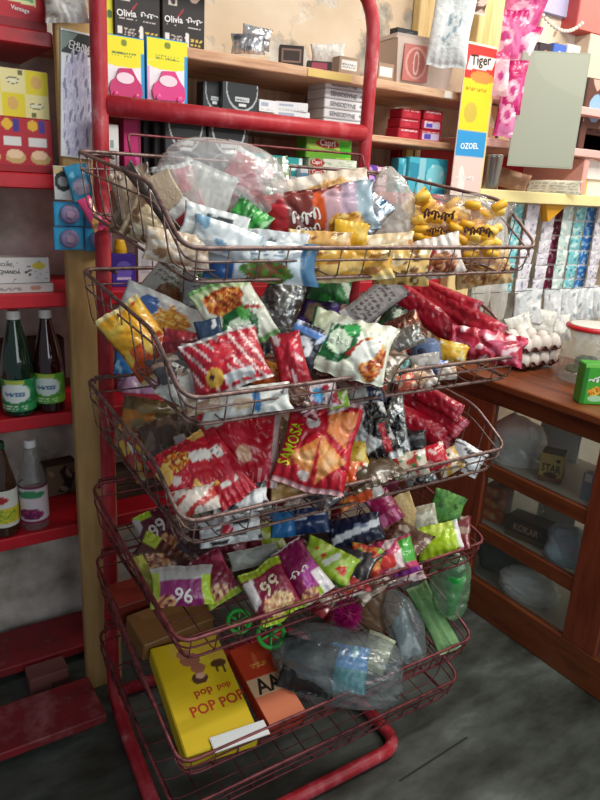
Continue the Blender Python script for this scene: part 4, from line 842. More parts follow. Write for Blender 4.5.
# ================================================================== BACK SHELF GOODS
GO = 'black hair colour cartons on the top shelf'
def face_ops(sd): return [('bg', '#1c1214'), ('e', .27, .98, .16, .2, '#c8a890'), ('e', .75, 1.0, .17, .24, '#d8b8a0'), ('r', .14, .66, .34, .84, '#d8cfc4'), ('e', .24, .75, .06, .07, '#3a2420'), ('p', [(.34, .5), (.5, .66), (.5, .62), (.36, .46)], '#a01c2c'), ('r', .05, .06, .16, .2, '#e0dcd8'), ('txt', .2, .04, .46, .2, 3, '#c8b8b0'), ('e', .58, .16, .05, .1, '#e8e4e0'), ('e', .58, .06, .05, .07, '#e8e4e0'), ('txt', .66, .04, .95, .2, 2, '#d8b84a'), ('txt', .1, .33, .48, .37, 1, '#d8ccc8'), ('txt', .6, .33, .9, .37, 1, '#d8ccc8')]
for i, bx in enumerate(((114, -18, 160, 38), (162, -14, 205, 43))):
    carton('hair_colour_carton', ('black carton with white script and portrait, left of two' if i == 0 else 'black carton with white script and portrait, right of two'), 'carton', bx, .13, .07, '#1c1214', face_ops(i), [('Olivia', .26, .44, .42, '#f2eeee', 4)], z0=1.7535, group=GO, squigs=[(.74, .46, .36, .12, '#f2eeee', 3 + i, 4)])
carton('yellow_carton', 'narrow yellow carton left of the black cartons', 'carton', (103, -40, 113, 36), .14, .06, '#d8d41c', [('bg', '#dcd820'), ('e', .6, .3, .3, .06, '#4a6a2c')], z0=1.7535)
CARP = [(.10, .10), (.06, .24), (.12, .36), (.24, .42), (.34, .58), (.66, .6), (.80, .44), (.92, .34), (.95, .2), (.9, .1)]
for i, bx in enumerate(((104, 36, 145, 108), (147, 39, 188, 111))):
    r = hung('toy_card', 'yellow and blue card with a pink toy car, %s of two' % ('left', 'right')[i], 'toy card', bx, .085, .014, '#2a9ad0', [('bg', '#eceaf0'), ('r', 0, .68, 1, 1, '#f0e420'), ('r', 0, .64, 1, .7, '#f5ec5a'), ('e', .5, .64, .5, .07, '#f0e420'), ('r', .93, 0, 1, .8, '#2a9ad0'), ('r', 0, 0, .05, .6, '#e8a8c8'), ('txt', .2, .72, .8, .8, 2, '#5a7a3c'), ('e', .5, .92, .08, .05, '#7a8a20')], group='toy cards hung behind the crossbar')
    W = onY(bx[2], bx[1], .085)[0] - onY(bx[0], bx[1], .085)[0]; H = onY(bx[0], bx[1], .085)[2] - onY(bx[0], bx[3], .085)[2]
    def ex(pts, z0, z1, nm, m, par):
        q = len(pts); mb = MB(); mb.add([(x, y, z0) for x, y in pts] + [(x, y, z1) for x, y in pts], [tuple(range(q, 2 * q))] + [(k, (k + 1) % q, q + (k + 1) % q, q + k) for k in range(q)]); return mb.obj(nm, m, par)
    ccar = '#c80c68' if i == 0 else '#e03c88'
    body = ex([((x - .5) * W * .92, y * H * .85 + .06 * H) for x, y in CARP][::-1], .001, .010, 'toy_car', plain(ccar, .3), r)
    ex([(-.02 * W + .22 * W * math.cos(t), .42 * H + .08 * H * math.sin(t)) for t in np.linspace(0, 6.28, 14, endpoint=False)], .0105, .0112, 'car_window', plain('#f4d8e4', .3), body)
    for sx in (-.26, .26):
        MB().lathe([(.075 * W, 0), (.07 * W, .004), (.03 * W, .005)], 14, (sx * W, .17 * H, .0105)).obj('car_wheel', plain('#c81068' if i == 0 else '#e04890', .3), body)
# small boxes on the bare top shelf
def shelfbox(name, label, box, yf, D, side, z0, ops=None, cat='box', yaw=0, **k): return carton(name, label, cat, box, yf, D, side, ops, z0=z0, yaw=yaw, **k)
TZ = 1.7535
packet('silver blister strip lying on the bare top shelf', 248, 44, 34, 18, 0, [('bg', '#c0c0c0'), ('s', 0, 7, .5, '#e8e8ea'), ('n', 12, .7, '#8a8a8e')], Y=.2, th=.3, name='blister_strip', cat='medicine strip', mat='silver_foil')
packet('crumpled clear wrapper behind the silver strip on the top shelf', 256, 38, 30, 20, 10, [('bg', '#dcdcdc'), ('n', 9, .4, '#f2f2f4')], Y=.28, th=.4, name='wrapper', cat='wrapper', mat='silver_foil', crumple=2)
shelfbox('medicine_box', 'small dark brown medicine box on the top shelf', (281, 45, 302, 60), .13, .08, '#33241f', TZ, [('bg', '#2c1e1a'), ('r', .1, .15, .9, .85, '#8a6a5c'), ('r', .15, .25, .85, .75, '#3a2a24')], yaw=-28)
shelfbox('medicine_box', 'flat dark box beside the white paper on the top shelf', (309, 61, 330, 67), .13, .07, '#4a3630', TZ, [('bg', '#3a2a26'), ('r', .2, .2, .8, .8, '#a8485a')], yaw=-30)
packet('crumpled white paper on the bare top shelf', 328, 55, 34, 20, 0, [('bg', '#ddd8d0'), ('n', 9, .3, '#f0ece6')], Y=.24, th=.5, name='paper_wrapper', cat='wrapper', mat='matte_print')
shelfbox('medicine_box', 'small brown box with white label near the red post', (339, 57, 360, 71), .13, .06, '#b09a88', TZ, [('bg', '#a88e78'), ('r', .1, .3, .85, .85, '#f2f0ec'), ('txt', .15, .4, .8, .7, 2, '#8a8a8a')])
shelfbox('medicine_box', 'tiny brown box with white label right of the red post', (378, 63, 394, 77), .12, .05, '#a88a70', TZ, [('bg', '#a88a70'), ('r', .1, .25, .9, .75, '#efe9e0')])

MB().box((onY(308, 70, .0985)[0], .0975 - .25, 1.731), (onY(352, 70, .0985)[0], .0995 - .25, 1.75)).obj('paper_strip', plain('#d8bc70', .7), shelving)
# plastic tub with red emblem
A = onY(397, 60, .13); Bq = onY(452, 60, .13); W = Bq[0] - A[0]
tub = root('plastic_tub', ((A[0] + Bq[0]) / 2, .13, TZ), 'clear plastic tub with red emblem on the bare shelf', 'plastic tub', None, frame_yaw(-6))
mb = MB(); hh = .125
def taper(mb, w0, w1, d0, d1, h, z0=0): mb.add([(-w0, z0, 0), (w0, z0, 0), (w0, z0, -d0), (-w0, z0, -d0), (-w1, z0 + h, .008), (w1, z0 + h, .008), (w1, z0 + h, -d1), (-w1, z0 + h, -d1)], [(0, 3, 2, 1), (0, 1, 5, 4), (1, 2, 6, 5), (2, 3, 7, 6), (3, 0, 4, 7), (4, 5, 6, 7)]); return mb
taper(mb, W * .44, W * .5, .14, .15, hh).obj('body', plain('#cdb9ae', .25), tub)
taper(MB(), W * .51, W * .51, .16, .16, .012, hh + .001).obj('lid', plain('#ddd0c8', .3), tub)
pp = print_panel(tub, W * .42, hh * .8, [('bg', '#b86a62'), ('e', .5, .5, .42, .44, '#cf9890'), ('e', .5, .5, .34, .38, '#b06058'), ('e', .5, .5, .12, .34, '#d8b0a8'), ('e', .5, .5, .07, .26, '#b06058')], .0105, 'emblem', x0=-W * .18, y0=hh * .1)
shelfbox('black_box', 'small black box lying on the plastic tub', (397, 29, 418, 41), .16, .06, '#1c1e22', TZ + hh + .0135, [('bg', '#20242a'), ('p', [(.3, .3), (.7, .7), (.8, .6), (.4, .2)], '#5a6068')])

# ---- shelf behind the crossbar
MZ = 1.6035; LZ = 1.4405
POU = [('bg', '#2e3338'), ('r', 0, 0, 1, .3, '#3a4046'), ('e', .55, .85, .46, .62, '#b8c0c4'), ('e', .55, .87, .43, .58, '#23272b'), ('r', .35, .5, .75, .62, '#cdd3d6'), ('r', .45, .38, .68, .46, '#e0e4e6'), ('txt', .38, .52, .72, .6, 2, '#3a4046')]
GP = 'dark grey pouches behind the crossbar'
for i, (bx, z, lab) in enumerate((((222, 83, 258, 122), MZ, 'dark grey pouch with silver ring on the upper shelf, front one'), ((203, 82, 224, 118), MZ, 'dark grey pouch half hidden on the upper shelf'), ((165, 116, 206, 186), LZ, 'dark grey pouch with silver ring below the crossbar, left one'), ((208, 120, 248, 190), LZ, 'dark grey pouch with silver ring below the crossbar, right one'))):
    carton('pouch_pack', lab, 'pouch', bx, .14 + .02 * (i == 1), .07, '#2e3338', POU if i < 2 else [('bg', '#2e3338'), ('r', 0, 0, 1, .3, '#3a4046'), ('e', .5, .95, .44, .5, '#b8c0c4'), ('e', .5, .97, .41, .47, '#23272b'), ('r', .3, .56, .7, .66, '#cdd3d6'), ('r', .4, .48, .64, .53, '#e0e4e6'), ('e', .5, .28, .44, .2, '#aab2b6'), ('e', .5, .29, .41, .18, '#2b3035')], z0=z, group=GP)
for i in range(2): carton('black_bottle_pack', 'tall black pack %s of the magenta carton' % ('right', 'far right')[i], 'pack', (143 + 11 * i, 116, 153 + 11 * i, 184), .2 - .03 * i, .06, '#17171a', None, z0=LZ)
carton('magenta_carton', 'tall magenta carton behind the left post', 'carton', (124, 113, 141, 183), .15, .06, '#b0105c', [('bg', '#b8146a'), ('r', .8, 0, 1, 1, '#8a0c4c'), ('n', 8, 1.1, '#d85aa0')], z0=LZ)
carton('white_tube_pack', 'white tube pack next to the magenta carton', 'pack', (106, 124, 119, 180), .13, .04, '#dfe4e4', [('bg', '#e6eaea'), ('r', .3, .55, .6, .7, '#8aa0a4')], z0=LZ)
GT = 'toothpaste cartons behind the crossbar'
zz = onY(344, 128, .14)[2] - .02; nm = ['bottom', 'second', 'middle', 'fourth', 'top']
for i in range(5):
    y1 = 130 - i * 9.8
    carton('toothpaste_carton', 'white toothpaste carton, %s of the stack of five' % nm[i], 'carton', (323 + .6 * i, y1 - 9.6, 366 + .8 * i, y1), .14, .15, '#d0cccc', [('bg', '#e6e4e6'), ('r', 0, 0, 1, .12, '#b8b4b8'), ('e', .86, .55, .05, .2, '#8a8a94')], [('SENSODYNE', .42, .5, .6, '#6a6a74', -1)], group=GT)
carton('support_box', 'plain box under the stack of white toothpaste cartons', 'box', (323, 131, 366, 140), .145, .14, '#b8aca0', None, z0=MZ)
GW = 'small white boxes on the upper shelf'
for bx, l, yw in (((259, 100, 276, 112), 'small white box left of the slanted pair', 0), ((276, 111, 308, 120), 'lower white slanted box near the toothpaste stack', -14), ((277, 102, 306, 111), 'upper white slanted box near the toothpaste stack', -18)):
    carton('small_box', l, 'box', bx, .14, .06, '#dcdcde', [('bg', '#e8e8ea'), ('r', .1, .5, .55, .75, '#a8b0c8'), ('txt', .1, .1, .9, .4, 2, '#b0b0b8')], yaw=yw, group=GW)
carton('tall_box', 'plain box under the small white boxes', 'box', (259, 113, 300, 128), .15, .05, '#c8c0b8', None, z0=MZ)
GTe = 'teal cartons on the red shelf'
for i in range(3):
    carton('teal_carton', 'teal and white carton, %s of three on the red shelf' % ('left', 'middle', 'right')[i], 'carton', (247 + 18.5 * i, 153 + 2.2 * i, 265 + 18.5 * i, 188), .16, .07, '#1a8a8c', [('bg', '#1f9a9c'), ('r', 0, 0, 1, .35, '#e0ecec'), ('e', .5, .68, .3, .12, '#dff0f0'), ('r', .8, 0, 1, 1, '#d8e8e8' if i == 2 else '#1f9a9c')], z0=LZ, group=GTe)
GC = 'soap cartons on the red shelf'
for i in range(3):
    carton('soap_carton', 'white floral soap carton with red badge, %s of three' % ('bottom', 'middle', 'top')[i], 'carton', (309, 178.5 - 9.4 * i, 357, 188 - 9.4 * i), .15, .08, '#cfe0c4', [('bg', '#e4ecdc'), ('n', 22, .8, '#a8c8a0'), ('r', 0, 0, .28, 1, '#8ab06a'), ('e', .15, .5, .16, .4, '#b01c28'), ('txt', .36, .25, .9, .75, 2, '#b8c8b0')], [('Capri', .15, .5, .2, '#f4ece8')], group=GC, z0=LZ if i == 0 else 'stack')
carton('soap_carton', 'bright green soap carton with red badge on the pile', 'carton', (306, 138, 352, 159), .15, .09, '#6aa82c', [('bg', '#6ab02c'), ('n', 12, .5, '#a8d058'), ('r', .72, .1, .95, .9, '#4ac01c'), ('e', .45, .72, .26, .22, '#a81c28'), ('n', 16, 1.1, '#e4e070')], [('Capri', .45, .72, .34, '#f4ece8')], group=GC)
carton('small_carton', 'tiny white and blue carton left of the soap pile', 'carton', (300, 166, 309, 187), .14, .05, '#dfe8f0', [('bg', '#e4eaf0'), ('r', 0, .4, 1, .7, '#6aa8d0')], z0=LZ)
# ---- right cell of the back shelving
for i, (bx, c1, c2) in enumerate((((368, 165, 377, 187), '#6a3aa0', '#c8a0e0'), ((377, 167, 387, 187), '#e0a8c0', '#f0dce4'))):
    carton('small_carton', ('tiny purple carton right of the red post', 'tiny pink carton right of the purple one')[i], 'carton', bx, .13, .05, c1, [('bg', c1), ('n', 9, .4, c2)], z0=LZ)
for i, bx in enumerate(((398, 158, 409, 189), (409, 158, 446, 190))):
    carton('tissue_box', ('teal tissue box edge on the red shelf', 'light blue floral tissue box on the red shelf')[i], 'tissue box', bx, .13 + .02 * (i == 0), .07, '#3a9cac', [('bg', '#4ab8cc'), ('n', 10, .3, '#2c94b0'), ('e', .7, .5, .24, .34, '#8adce8'), ('n', 14, .95, '#c8eef4')] + ([('r', .26, 0, .42, 1, '#9ad8e4')] if i else []), z0=LZ, yaw=-4)
carton('yellow_strip', 'upright yellow and white strips behind the tissue boxes', 'carton', (407, 139, 421, 160), .3, .04, '#d8b060', [('bg', '#d8b868'), ('r', .45, 0, .6, 1, '#4a2c1c'), ('r', .75, 0, 1, 1, '#e8dcc8')], z0=LZ)
GR = 'red sachet packs bundled on the middle shelf'
for j in range(3):
    for i in range(2):
        carton('sachet_pack', 'red and purple sachet pack, %s row %s of the bundle' % (('bottom', 'middle', 'top')[j], ('left', 'right')[i]), 'sachet pack', (398 + 22 * i + 2 * j, 128.5 - 9.6 * j + 1.5 * i, 419 + 22 * i + 1 * j, 138 - 9.6 * j + 1.5 * i), .15, .10, '#a8122c', [('bg', '#b0142c'), ('r', .1, .1, .9, .7, '#c8c0e0' if (j < 2 and i) else '#b81c34'), ('r', .2, .2, .5, .6, '#5a4ab0' if (j < 2 and i) else '#c83848'), ('txt', .1, .75, .9, .95, 1, '#f0d8dc')], group=GR, z0=MZ if j == 0 else None)
MB().box((onY(444, 98, .098)[0], .098 - .25, 1.731), (onY(452, 98, .098)[0], .0995 - .25, 1.75)).obj('price_tag', plain('#f0e8dc', .6), shelving)
# ---- lower back shelves seen through the baskets
carton('purple_bottle', 'purple cleaner bottle with yellow cap behind the left post', 'bottle', (112, 254, 136, 305), .16, .05, '#3a1c8a', [('bg', '#3a2494'), ('e', .5, .5, .35, .3, '#6a5ac0'), ('r', .2, .2, .8, .3, '#c8c0e8')], z0=1.1655)
t = bpy.data.objects['purple_bottle']; h_ = onY(124, 254, .16)[2] - 1.1655
MB().lathe([(.016, 0), (.017, .01), (.012, .03), (.010, .034)], 16).obj('cap', plain('#e8b41c', .4), t).matrix_local = Matrix.Translation((0, h_ + .0005, -.025)) @ Matrix.Rotation(-math.pi / 2, 4, 'X')
for i, bx in enumerate(((138, 232, 152, 300), (153, 240, 170, 300))):
    carton('white_bottle', ('white squeeze bottle right of the purple bottle', 'white pump bottle behind the top basket')[i], 'bottle', bx, .2, .04, '#c9ccce', [('bg', '#d4d6d8'), ('r', .2, .2, .8, .6, '#b8c0c8')], z0=1.1655)
packet('large lavender bag on the red shelf behind the second basket', 146, 390, 62, 42, 0, [('bg', '#a888b4'), ('n', 8, .3, '#c4a8cc'), ('n', 12, .95, '#e0d4e4')], Y=.2, th=.4, name='lavender_bag', cat='bag')
packet('small blue packet above the lavender bag', 124, 362, 20, 26, 8, [('bg', '#2c7ac0'), ('n', 9, .5, '#8ac0e8')], Y=.2, th=.3, name='blue_packet', cat='packet')
for i in range(3):
    carton('brown_carton', 'plain brown carton, %s of the pile behind the third basket' % ('bottom', 'middle', 'top')[i], 'carton', (112, 497 - 14 * i, 166, 511 - 14 * i), .2, .12, '#5c4030', None, group='brown cartons behind the third basket', body=MATS['dark_carton'], z0=.5335 if i == 0 else 'stack')

# ================================================================== RIGHT SIDE
ban = hung('paper_banner', 'red yellow and blue advert banner on the pine post', 'banner', (459, 42, 489, 196), .055, .003, '#e8d8c8', [('bg', '#e4c8c0'), ('r', 0, .26, 1, .44, '#2a94d0'), ('r', 0, .44, 1, .78, '#f0d024'), ('e', .35, .56, .22, .07, '#c8b040'), ('r', 0, .78, 1, 1, '#d02820'), ('e', .6, .8, .4, .04, '#e88a3c'), ('p', [(.05, .84), (.12, .93), (1, .94), (.9, .86)], '#f4ece4'), ('txt', .1, .71, .8, .74, 1, '#b8801c'), ('n', 7, 1.3, '#f0e4dc')], texts=[('Tiger', .5, .89, .66, '#3a1c10', 6), ('OZOEL', .45, .34, .6, '#f0f6fa', 4)], squigs=[(.45, .12, .6, .05, '#f6f0f0', 4, 3)])
packet('crumpled white plastic bag hanging from the pine post', 452, 24, 42, 78, 10, [('bg', '#dce2e2'), ('n', 8, .3, '#f0f4f4'), ('food', .5, .45, .2, .2, ['#8aa8b4', '#dce2e2', '#dce2e2'])], Y=.03, th=.3, name='plastic_bag', cat='plastic bag', mat='matte_print', crumple=.7)
packet('brown picture card at the top of the pine post', 470, 4, 34, 16, 14, [('bg', '#6a4438'), ('n', 11, .3, '#d8c0b0'), ('seal', .08, '#f0e8e0')], Y=.04, th=.1, name='picture_card', cat='card', mat='matte_print')
PK = lambda a, b: [('bg', a), ('n', 7, .35, b), ('e', .5, .45, .3, .2, '#f0b8d0'), ('e', .55, .45, .16, .1, '#c83c84'), ('n', 13, 1.0, '#faf0f4'), ('r', 0, .85, 1, 1, '#c81c70')]
GK = 'pink toy packs hung beside the pine post'
for (x, y, w, h, r_, a, b, l) in ((522, 12, 42, 58, 20, '#c83a80', '#e878ac', 'pink toy pack, uppermost of the hanging cluster'), (504, 34, 38, 44, 14, '#e0609c', '#f4b8d0', 'pale pink toy pack in the middle of the hanging cluster'), (521, 47, 28, 42, 22, '#f0d0d8', '#f8ecec', 'whitish toy pack at the right of the hanging cluster'), (500, 74, 18, 40, 4, '#e8b4c0', '#f4dce0', 'pale pink sachet below the hanging cluster'), (513, 88, 22, 50, 10, '#c8186c', '#d83a88', 'deep magenta pack hanging below the cluster'), (507, 112, 20, 46, 12, '#e080b4', '#c82078', 'lowest pink pack hanging beside the grey sheet')):
    packet(l, x, y, w, h, r_, PK(a, b), Y=.045 + .006 * (h % 5), th=.25, name='toy_pack', cat='toy pack', group=GK)
P = onY(548, 111, -.02); sc_ = depth(P) / FPX; W, H = 66 * sc_, 107 * sc_; fr_ = frame_yaw(-36)
carton3('grey_sheet', 'plain grey sheet hanging in front of the right shelves', 'sheet', P - fr_[1] * H / 2, W, H, .004, 0, '#a4a896', [('bg', '#a6aa98'), ('n', 5, .6, '#acb09e')], fr=fr_)
GX = 'picture cartons on the upper right shelf'
for i, (x, c1, c2) in enumerate(((531, '#3a2430', '#8a5a48'), (545, '#2c2030', '#a87a5c'), (559, '#3a64c0', '#d8dcec'), (573, '#e8e0d8', '#8a6a5c'))):
    carton('picture_carton', 'small picture carton, %s in the row above the grey sheet' % ('first', 'second', 'third', 'fourth')[i], 'carton', (x - 6.5, 42 + i * .8, x + 6.5, 66), .16, .06, c1, [('bg', c1), ('e', .5, .6, .3, .3, c2)], z0=1.7755, group=GX)
carton('lavender_carton', 'large lavender carton at the top of the right shelves', 'carton', (540, -30, 577, 16), .25, .1, '#a8a4c8', [('bg', '#b4b0d0'), ('n', 5, .8, '#c4c0dc')])
carton('shelf_prop', 'white flowery carton under the lavender one', 'carton', (540, 17, 585, 46), .27, .1, '#dcccb0', [('bg', '#e2d4bc'), ('n', 12, .5, '#f2ecdc'), ('e', .4, .6, .12, .14, '#c8b030'), ('n', 16, 1.1, '#a89070')], z0=1.7755)
carton('red_carton', 'pinkish red carton at the top right corner', 'carton', (580, -30, 625, 36), .2, .12, '#c04a48', [('bg', '#d4746c'), ('r', 0, .6, 1, 1, '#c02c34'), ('n', 7, .8, '#e0948a')])
carton('shelf_prop', 'cream carton under the pinkish red carton', 'carton', (588, 37, 625, 70), .2, .12, '#d8c8b4', None, z0=1.7755)
mb = MB(); cc = []
bead = root('bead_chain', onY(560, 22, .15), 'white bead chain draped at the top right shelf', 'bead chain')
for i in range(15):
    t_ = i / 14; q = onY(540 + 42 * t_, 12 + 18 * math.sin(t_ * 2.6) + 2 * t_, .15) - onY(560, 22, .15)
    MB().ell(q, (.007, .007, .007), 8, 6).obj('bead', plain('#efe8d8', .3), bead, True)
carton('dark_print_carton', 'dark carton with blue print at the right edge', 'carton', (586, 80, 622, 116), .14, .08, '#4a2c24', [('bg', '#5c342c'), ('e', .3, .6, .2, .2, '#8ab0d8'), ('n', 9, .8, '#c8a898')], z0=1.6325)
carton('white_red_carton', 'white carton with red print on the lower right shelf', 'carton', (584, 129, 622, 149), .14, .08, '#e4dcd8', [('bg', '#f0eae6'), ('n', 9, .6, '#e0a8a0'), ('r', .2, .6, .6, .9, '#d8443c')], z0=1.4435 + .085)
carton('white_carton', 'plain white and yellow carton at the right shelf end', 'carton', (582, 160, 622, 196), .15, .09, '#e8e0c8', [('bg', '#f0ead8'), ('r', 0, 0, .14, 1, '#e8bc30')], z0=1.4435)
for (bx, a, l) in (((483, 105, 500, 142), '#d8b078', 'beige pack on the pink shelf beside the banner'), ((496, 112, 511, 143), '#e8d0a0', 'cream pack next to the beige pack on the pink shelf'), ((489, 64, 503, 98), '#e8c8c0', 'pale pack on the upper pink shelf')):
    p = onY((bx[0] + bx[2]) / 2, bx[1], .16)
    carton('small_pack', l, 'pack', bx, .16, .05, a, [('bg', a), ('n', 9, .5, '#f4e8d8')], z0=1.6325 if bx[1] > 100 else 1.7755)
# steel tumbler
P = onY(487, 188, .16); hh = onY(487, 156, .16)[2] - 1.4435
t = root('steel_tumbler', (P[0], .16, 1.4435), 'shiny steel tumbler on the yellow lined shelf', 'tumbler')
MB().lathe([(.035, 0), (.036, .004), (.043, hh - .006), (.045, hh - .003), (.044, hh), (.041, hh), (.034, .01), (.001, .008)], 28).obj('cup', plain('#b8babc', .22, .9), t, True)
MB().lathe([(.0455, hh + .0005), (.0465, hh + .003), (.045, hh + .007), (.02, hh + .009), (.001, hh + .0095)], 28).obj('lid', plain('#c8cacc', .25, .8), t, True)
packet('folded newspaper lying on the yellow lined shelf', 553, 187, 54, 13, 8, [('bg', '#d8d2bc'), ('txt', .05, .1, .95, .9, 4, '#a09c8c')], Y=.13, th=.3, name='newspaper', cat='newspaper', mat='matte_print', crumple=.4)
packet('brown paper packet between tumbler and newspaper', 512, 180, 34, 18, 22, [('bg', '#b88a6c'), ('n', 8, .4, '#cfa88c')], Y=.16, th=.4, name='paper_packet', cat='packet', mat='matte_print')

# hanging sachet strips
def strip(label, x, ytop, ybot, Y, w, ops, n=6, group='sachet strips hanging under the right shelf', seed=1):
    T = onY(x, ytop, Y); zb = onY(x, ybot, Y)[2]; zt = min(T[2], 1.425); s = depth(T) / FPX; W = w * s * 1.35; hh = (zt - zb) / n
    r = root('sachet_strip', (T[0], Y, zb), label, 'sachet strip', group, frame_yaw(0))
    rr = np.random.default_rng(seed)
    for k in range(n):
        S = packet_surface(W, hh * .99, .006, seed * 10 + k, .03, 0, .02, 1, .5)
        uf = np.linspace(0, 1, 13); ub = np.linspace(1, 0, 7)[1:-1]; ring = 18; pos = []; uv = []
        for t_ in np.linspace(0, 1, 13):
            pos += [S(uf, np.full(13, t_), 1), S(ub, np.full(5, t_), -1)]; uv += [np.stack([uf, np.full(13, t_)], 1), np.stack([ub, np.full(5, t_)], 1)]
        pos = np.concatenate(pos) + np.array([0, hh * (k + .5), rr.uniform(0, .004)]); uv = np.concatenate(uv)
        f = [(j * ring + i, j * ring + (i + 1) % ring, (j + 1) * ring + (i + 1) % ring, (j + 1) * ring + i) for j in range(12) for i in range(ring)]
        me = bpy.data.meshes.new('sachet'); me.from_pydata(pos.tolist(), [], f)
        link('sachet', me, 'matte_print', r, True, paint(ops, uv[:, 0], uv[:, 1], seed * 10 + k))
    return r
def so(a, b, c): return [('bg', a), ('n', 9, .35, b), ('n', 14, .9, c), ('seal', .07, '#e8ecf0')]
SW = so('#d8d4e0', '#f0eef4', '#8a8aa8'); ST = so('#7ac8d0', '#c8ecec', '#2c7aa0'); SB = so('#2c7ac8', '#8ac0e8', '#dff0fa'); SM = so('#7a1440', '#a83c6c', '#e8c8d4'); SG = so('#c8dcd8', '#eef6f4', '#6ab0a8')
for i, (x, yt, yb, Y, w, ops, l) in enumerate(((474, 196, 288, .2, 14, SW, 'pale lilac sachet strip behind the yellow pellet bag'), (490, 198, 300, .16, 16, SG, 'whitish green sachet strip, left of the teal one'), (504, 198, 290, .17, 14, SW, 'pale sachet strip directly left of the blue edge'), (519, 200, 292, .15, 13, ST, 'teal sachet strip left of the yellow bracket'), (534, 201, 292, .14, 15, SW, 'white lilac sachet strip below the yellow bracket'), (549, 214, 290, .16, 14, SW, 'white sachet strip just right of the bracket'), (560, 203, 292, .19, 12, SM, 'maroon sachet strip hanging on the right'), (570, 203, 292, .15, 13, SG, 'pale green sachet strip right of the maroon one'), (582, 204, 292, .16, 13, ST, 'teal blue sachet strip near the right edge'), (593, 204, 292, .18, 12, SB, 'deep blue sachet strip near the right edge'), (604, 205, 292, .15, 13, SW, 'pale sachet strip at the right picture edge'))):
    strip(l, x, yt, yb, Y, w, ops, seed=i + 3)
GV = 'silver sachets in a row above the counter'
for i, (x, y, w, h) in enumerate(((527, 306, 28, 34), (552, 305, 18, 32), (568, 304, 18, 32), (584, 303, 18, 32), (600, 302, 18, 32))):
    packet('silver white sachet, %s from the left in the hanging row' % ('first', 'second', 'third', 'fourth', 'fifth')[i], x, y, w, h, 4, [('bg', '#d4d8da'), ('n', 12, .4, '#f2f4f4'), ('n', 15, .9, '#9aa4a8')], Y=.10, th=.2, name='silver_sachet', cat='sachet', group=GV, mat='matte_print')
for i, (x, y, w, h) in enumerate(((540, 322, 30, 26), (558, 328, 24, 26), (520, 330, 26, 30))):
    packet('white plastic sachet, %s behind the egg tray' % ('middle one', 'right one', 'left one')[i], x, y, w, h, 12 - 14 * i, [('bg', '#dcdcd4'), ('n', 10, .4, '#f2f2ee'), ('n', 14, 1, '#b0b4b0')], Y=.06, th=.4, name='white_sachet', cat='sachet', mat='matte_print')
for i, (x, y, w, h) in enumerate(((498, 262, 20, 116), (482, 258, 18, 108))):
    bag('clear plastic pouch hanging under the right shelf, %s one' % ('right', 'left')[i], x, y, .13, w, h, 0, 'milky_film', seed=20 + i, th=.5, rough=.05)
wz = onY(560, 289, .10)[2]
MB().tube([np.array([1.312, .10, wz]) - np.array([1.9, .25, 1.43]), np.array([2.69, .10, wz]) - np.array([1.9, .25, 1.43])], .0015, 5).obj('hanging_wire', plain('#4a4a4c', .5), rs)
carton('beige_box', 'beige box on the counter behind the red tube packs', 'box', (430, 277, 458, 352), .12, .08, '#d8c4a4', [('bg', '#dccaa8'), ('n', 5, .8, '#e4d6bc')], z0=.869)

# eggs and tray on the counter
CZ = .8685
T0 = np.array([1.52, -.03, CZ]); GE = 'white eggs in the stacked trays'
def tray(z, label):
    r = root('egg_tray', (T0[0], T0[1], z), label, 'egg tray', 'brown pulp egg trays on the counter')
    N = 4; p = .052; nn = N * 8; V_ = []; 
    for j in range(nn + 1):
        for i in range(nn + 1):
            x = (i / 8 - N / 2) * p; y = (j / 8 - N / 2) * p
            V_.append((x, y, .018 + .016 * math.cos(2 * math.pi * x / p + math.pi * N) * .5 + .016 * math.cos(2 * math.pi * y / p + math.pi * N) * .5))
    f = [(j * (nn + 1) + i, j * (nn + 1) + i + 1, (j + 1) * (nn + 1) + i + 1, (j + 1) * (nn + 1) + i) for j in range(nn) for i in range(nn)]
    mb = MB(); mb.add(V_, f); mb.add([(x, y, zz) for x, y, zz in V_], []); o = mb.obj('pulp_sheet', plain('#6a4038', .85), r, True)
    s = o.modifiers.new('s', 'SOLIDIFY'); s.thickness = .002
    return r
def egg(x, y, z, k, lab):
    m = MB(); m.lathe([(.001, -.027), (.010, -.025), (.017, -.018), (.0205, -.008), (.0205, .002), (.018, .014), (.012, .023), (.006, .027), (.001, .028)], 16)
    o = m.obj('egg', plain('#e6ded6', .45), None, True); o.scale = (1.18, 1.18, 1.15); o.location = (x, y, z); o.rotation_euler = (random.uniform(-.15, .15), random.uniform(-.15, .15), 0)
    return tag(o, lab, 'egg', GE)
for lay in range(2):
    z = CZ + .003 + lay * .052
    tray(z, ('lower', 'upper')[lay] + ' brown pulp egg tray of the stack on the counter')
    for i in range(4):
        for j in range(4):
            if lay == 0 and i > 0 and j > 0: continue
            if lay == 1 and (i * 7 + j * 3) % 6 == 5: continue
            egg(T0[0] + (i - 1.5) * .052, T0[1] + (j - 1.5) * .052, z + .037, 0, 'white egg sitting in the %s brown pulp tray' % ('lower', 'upper')[lay])
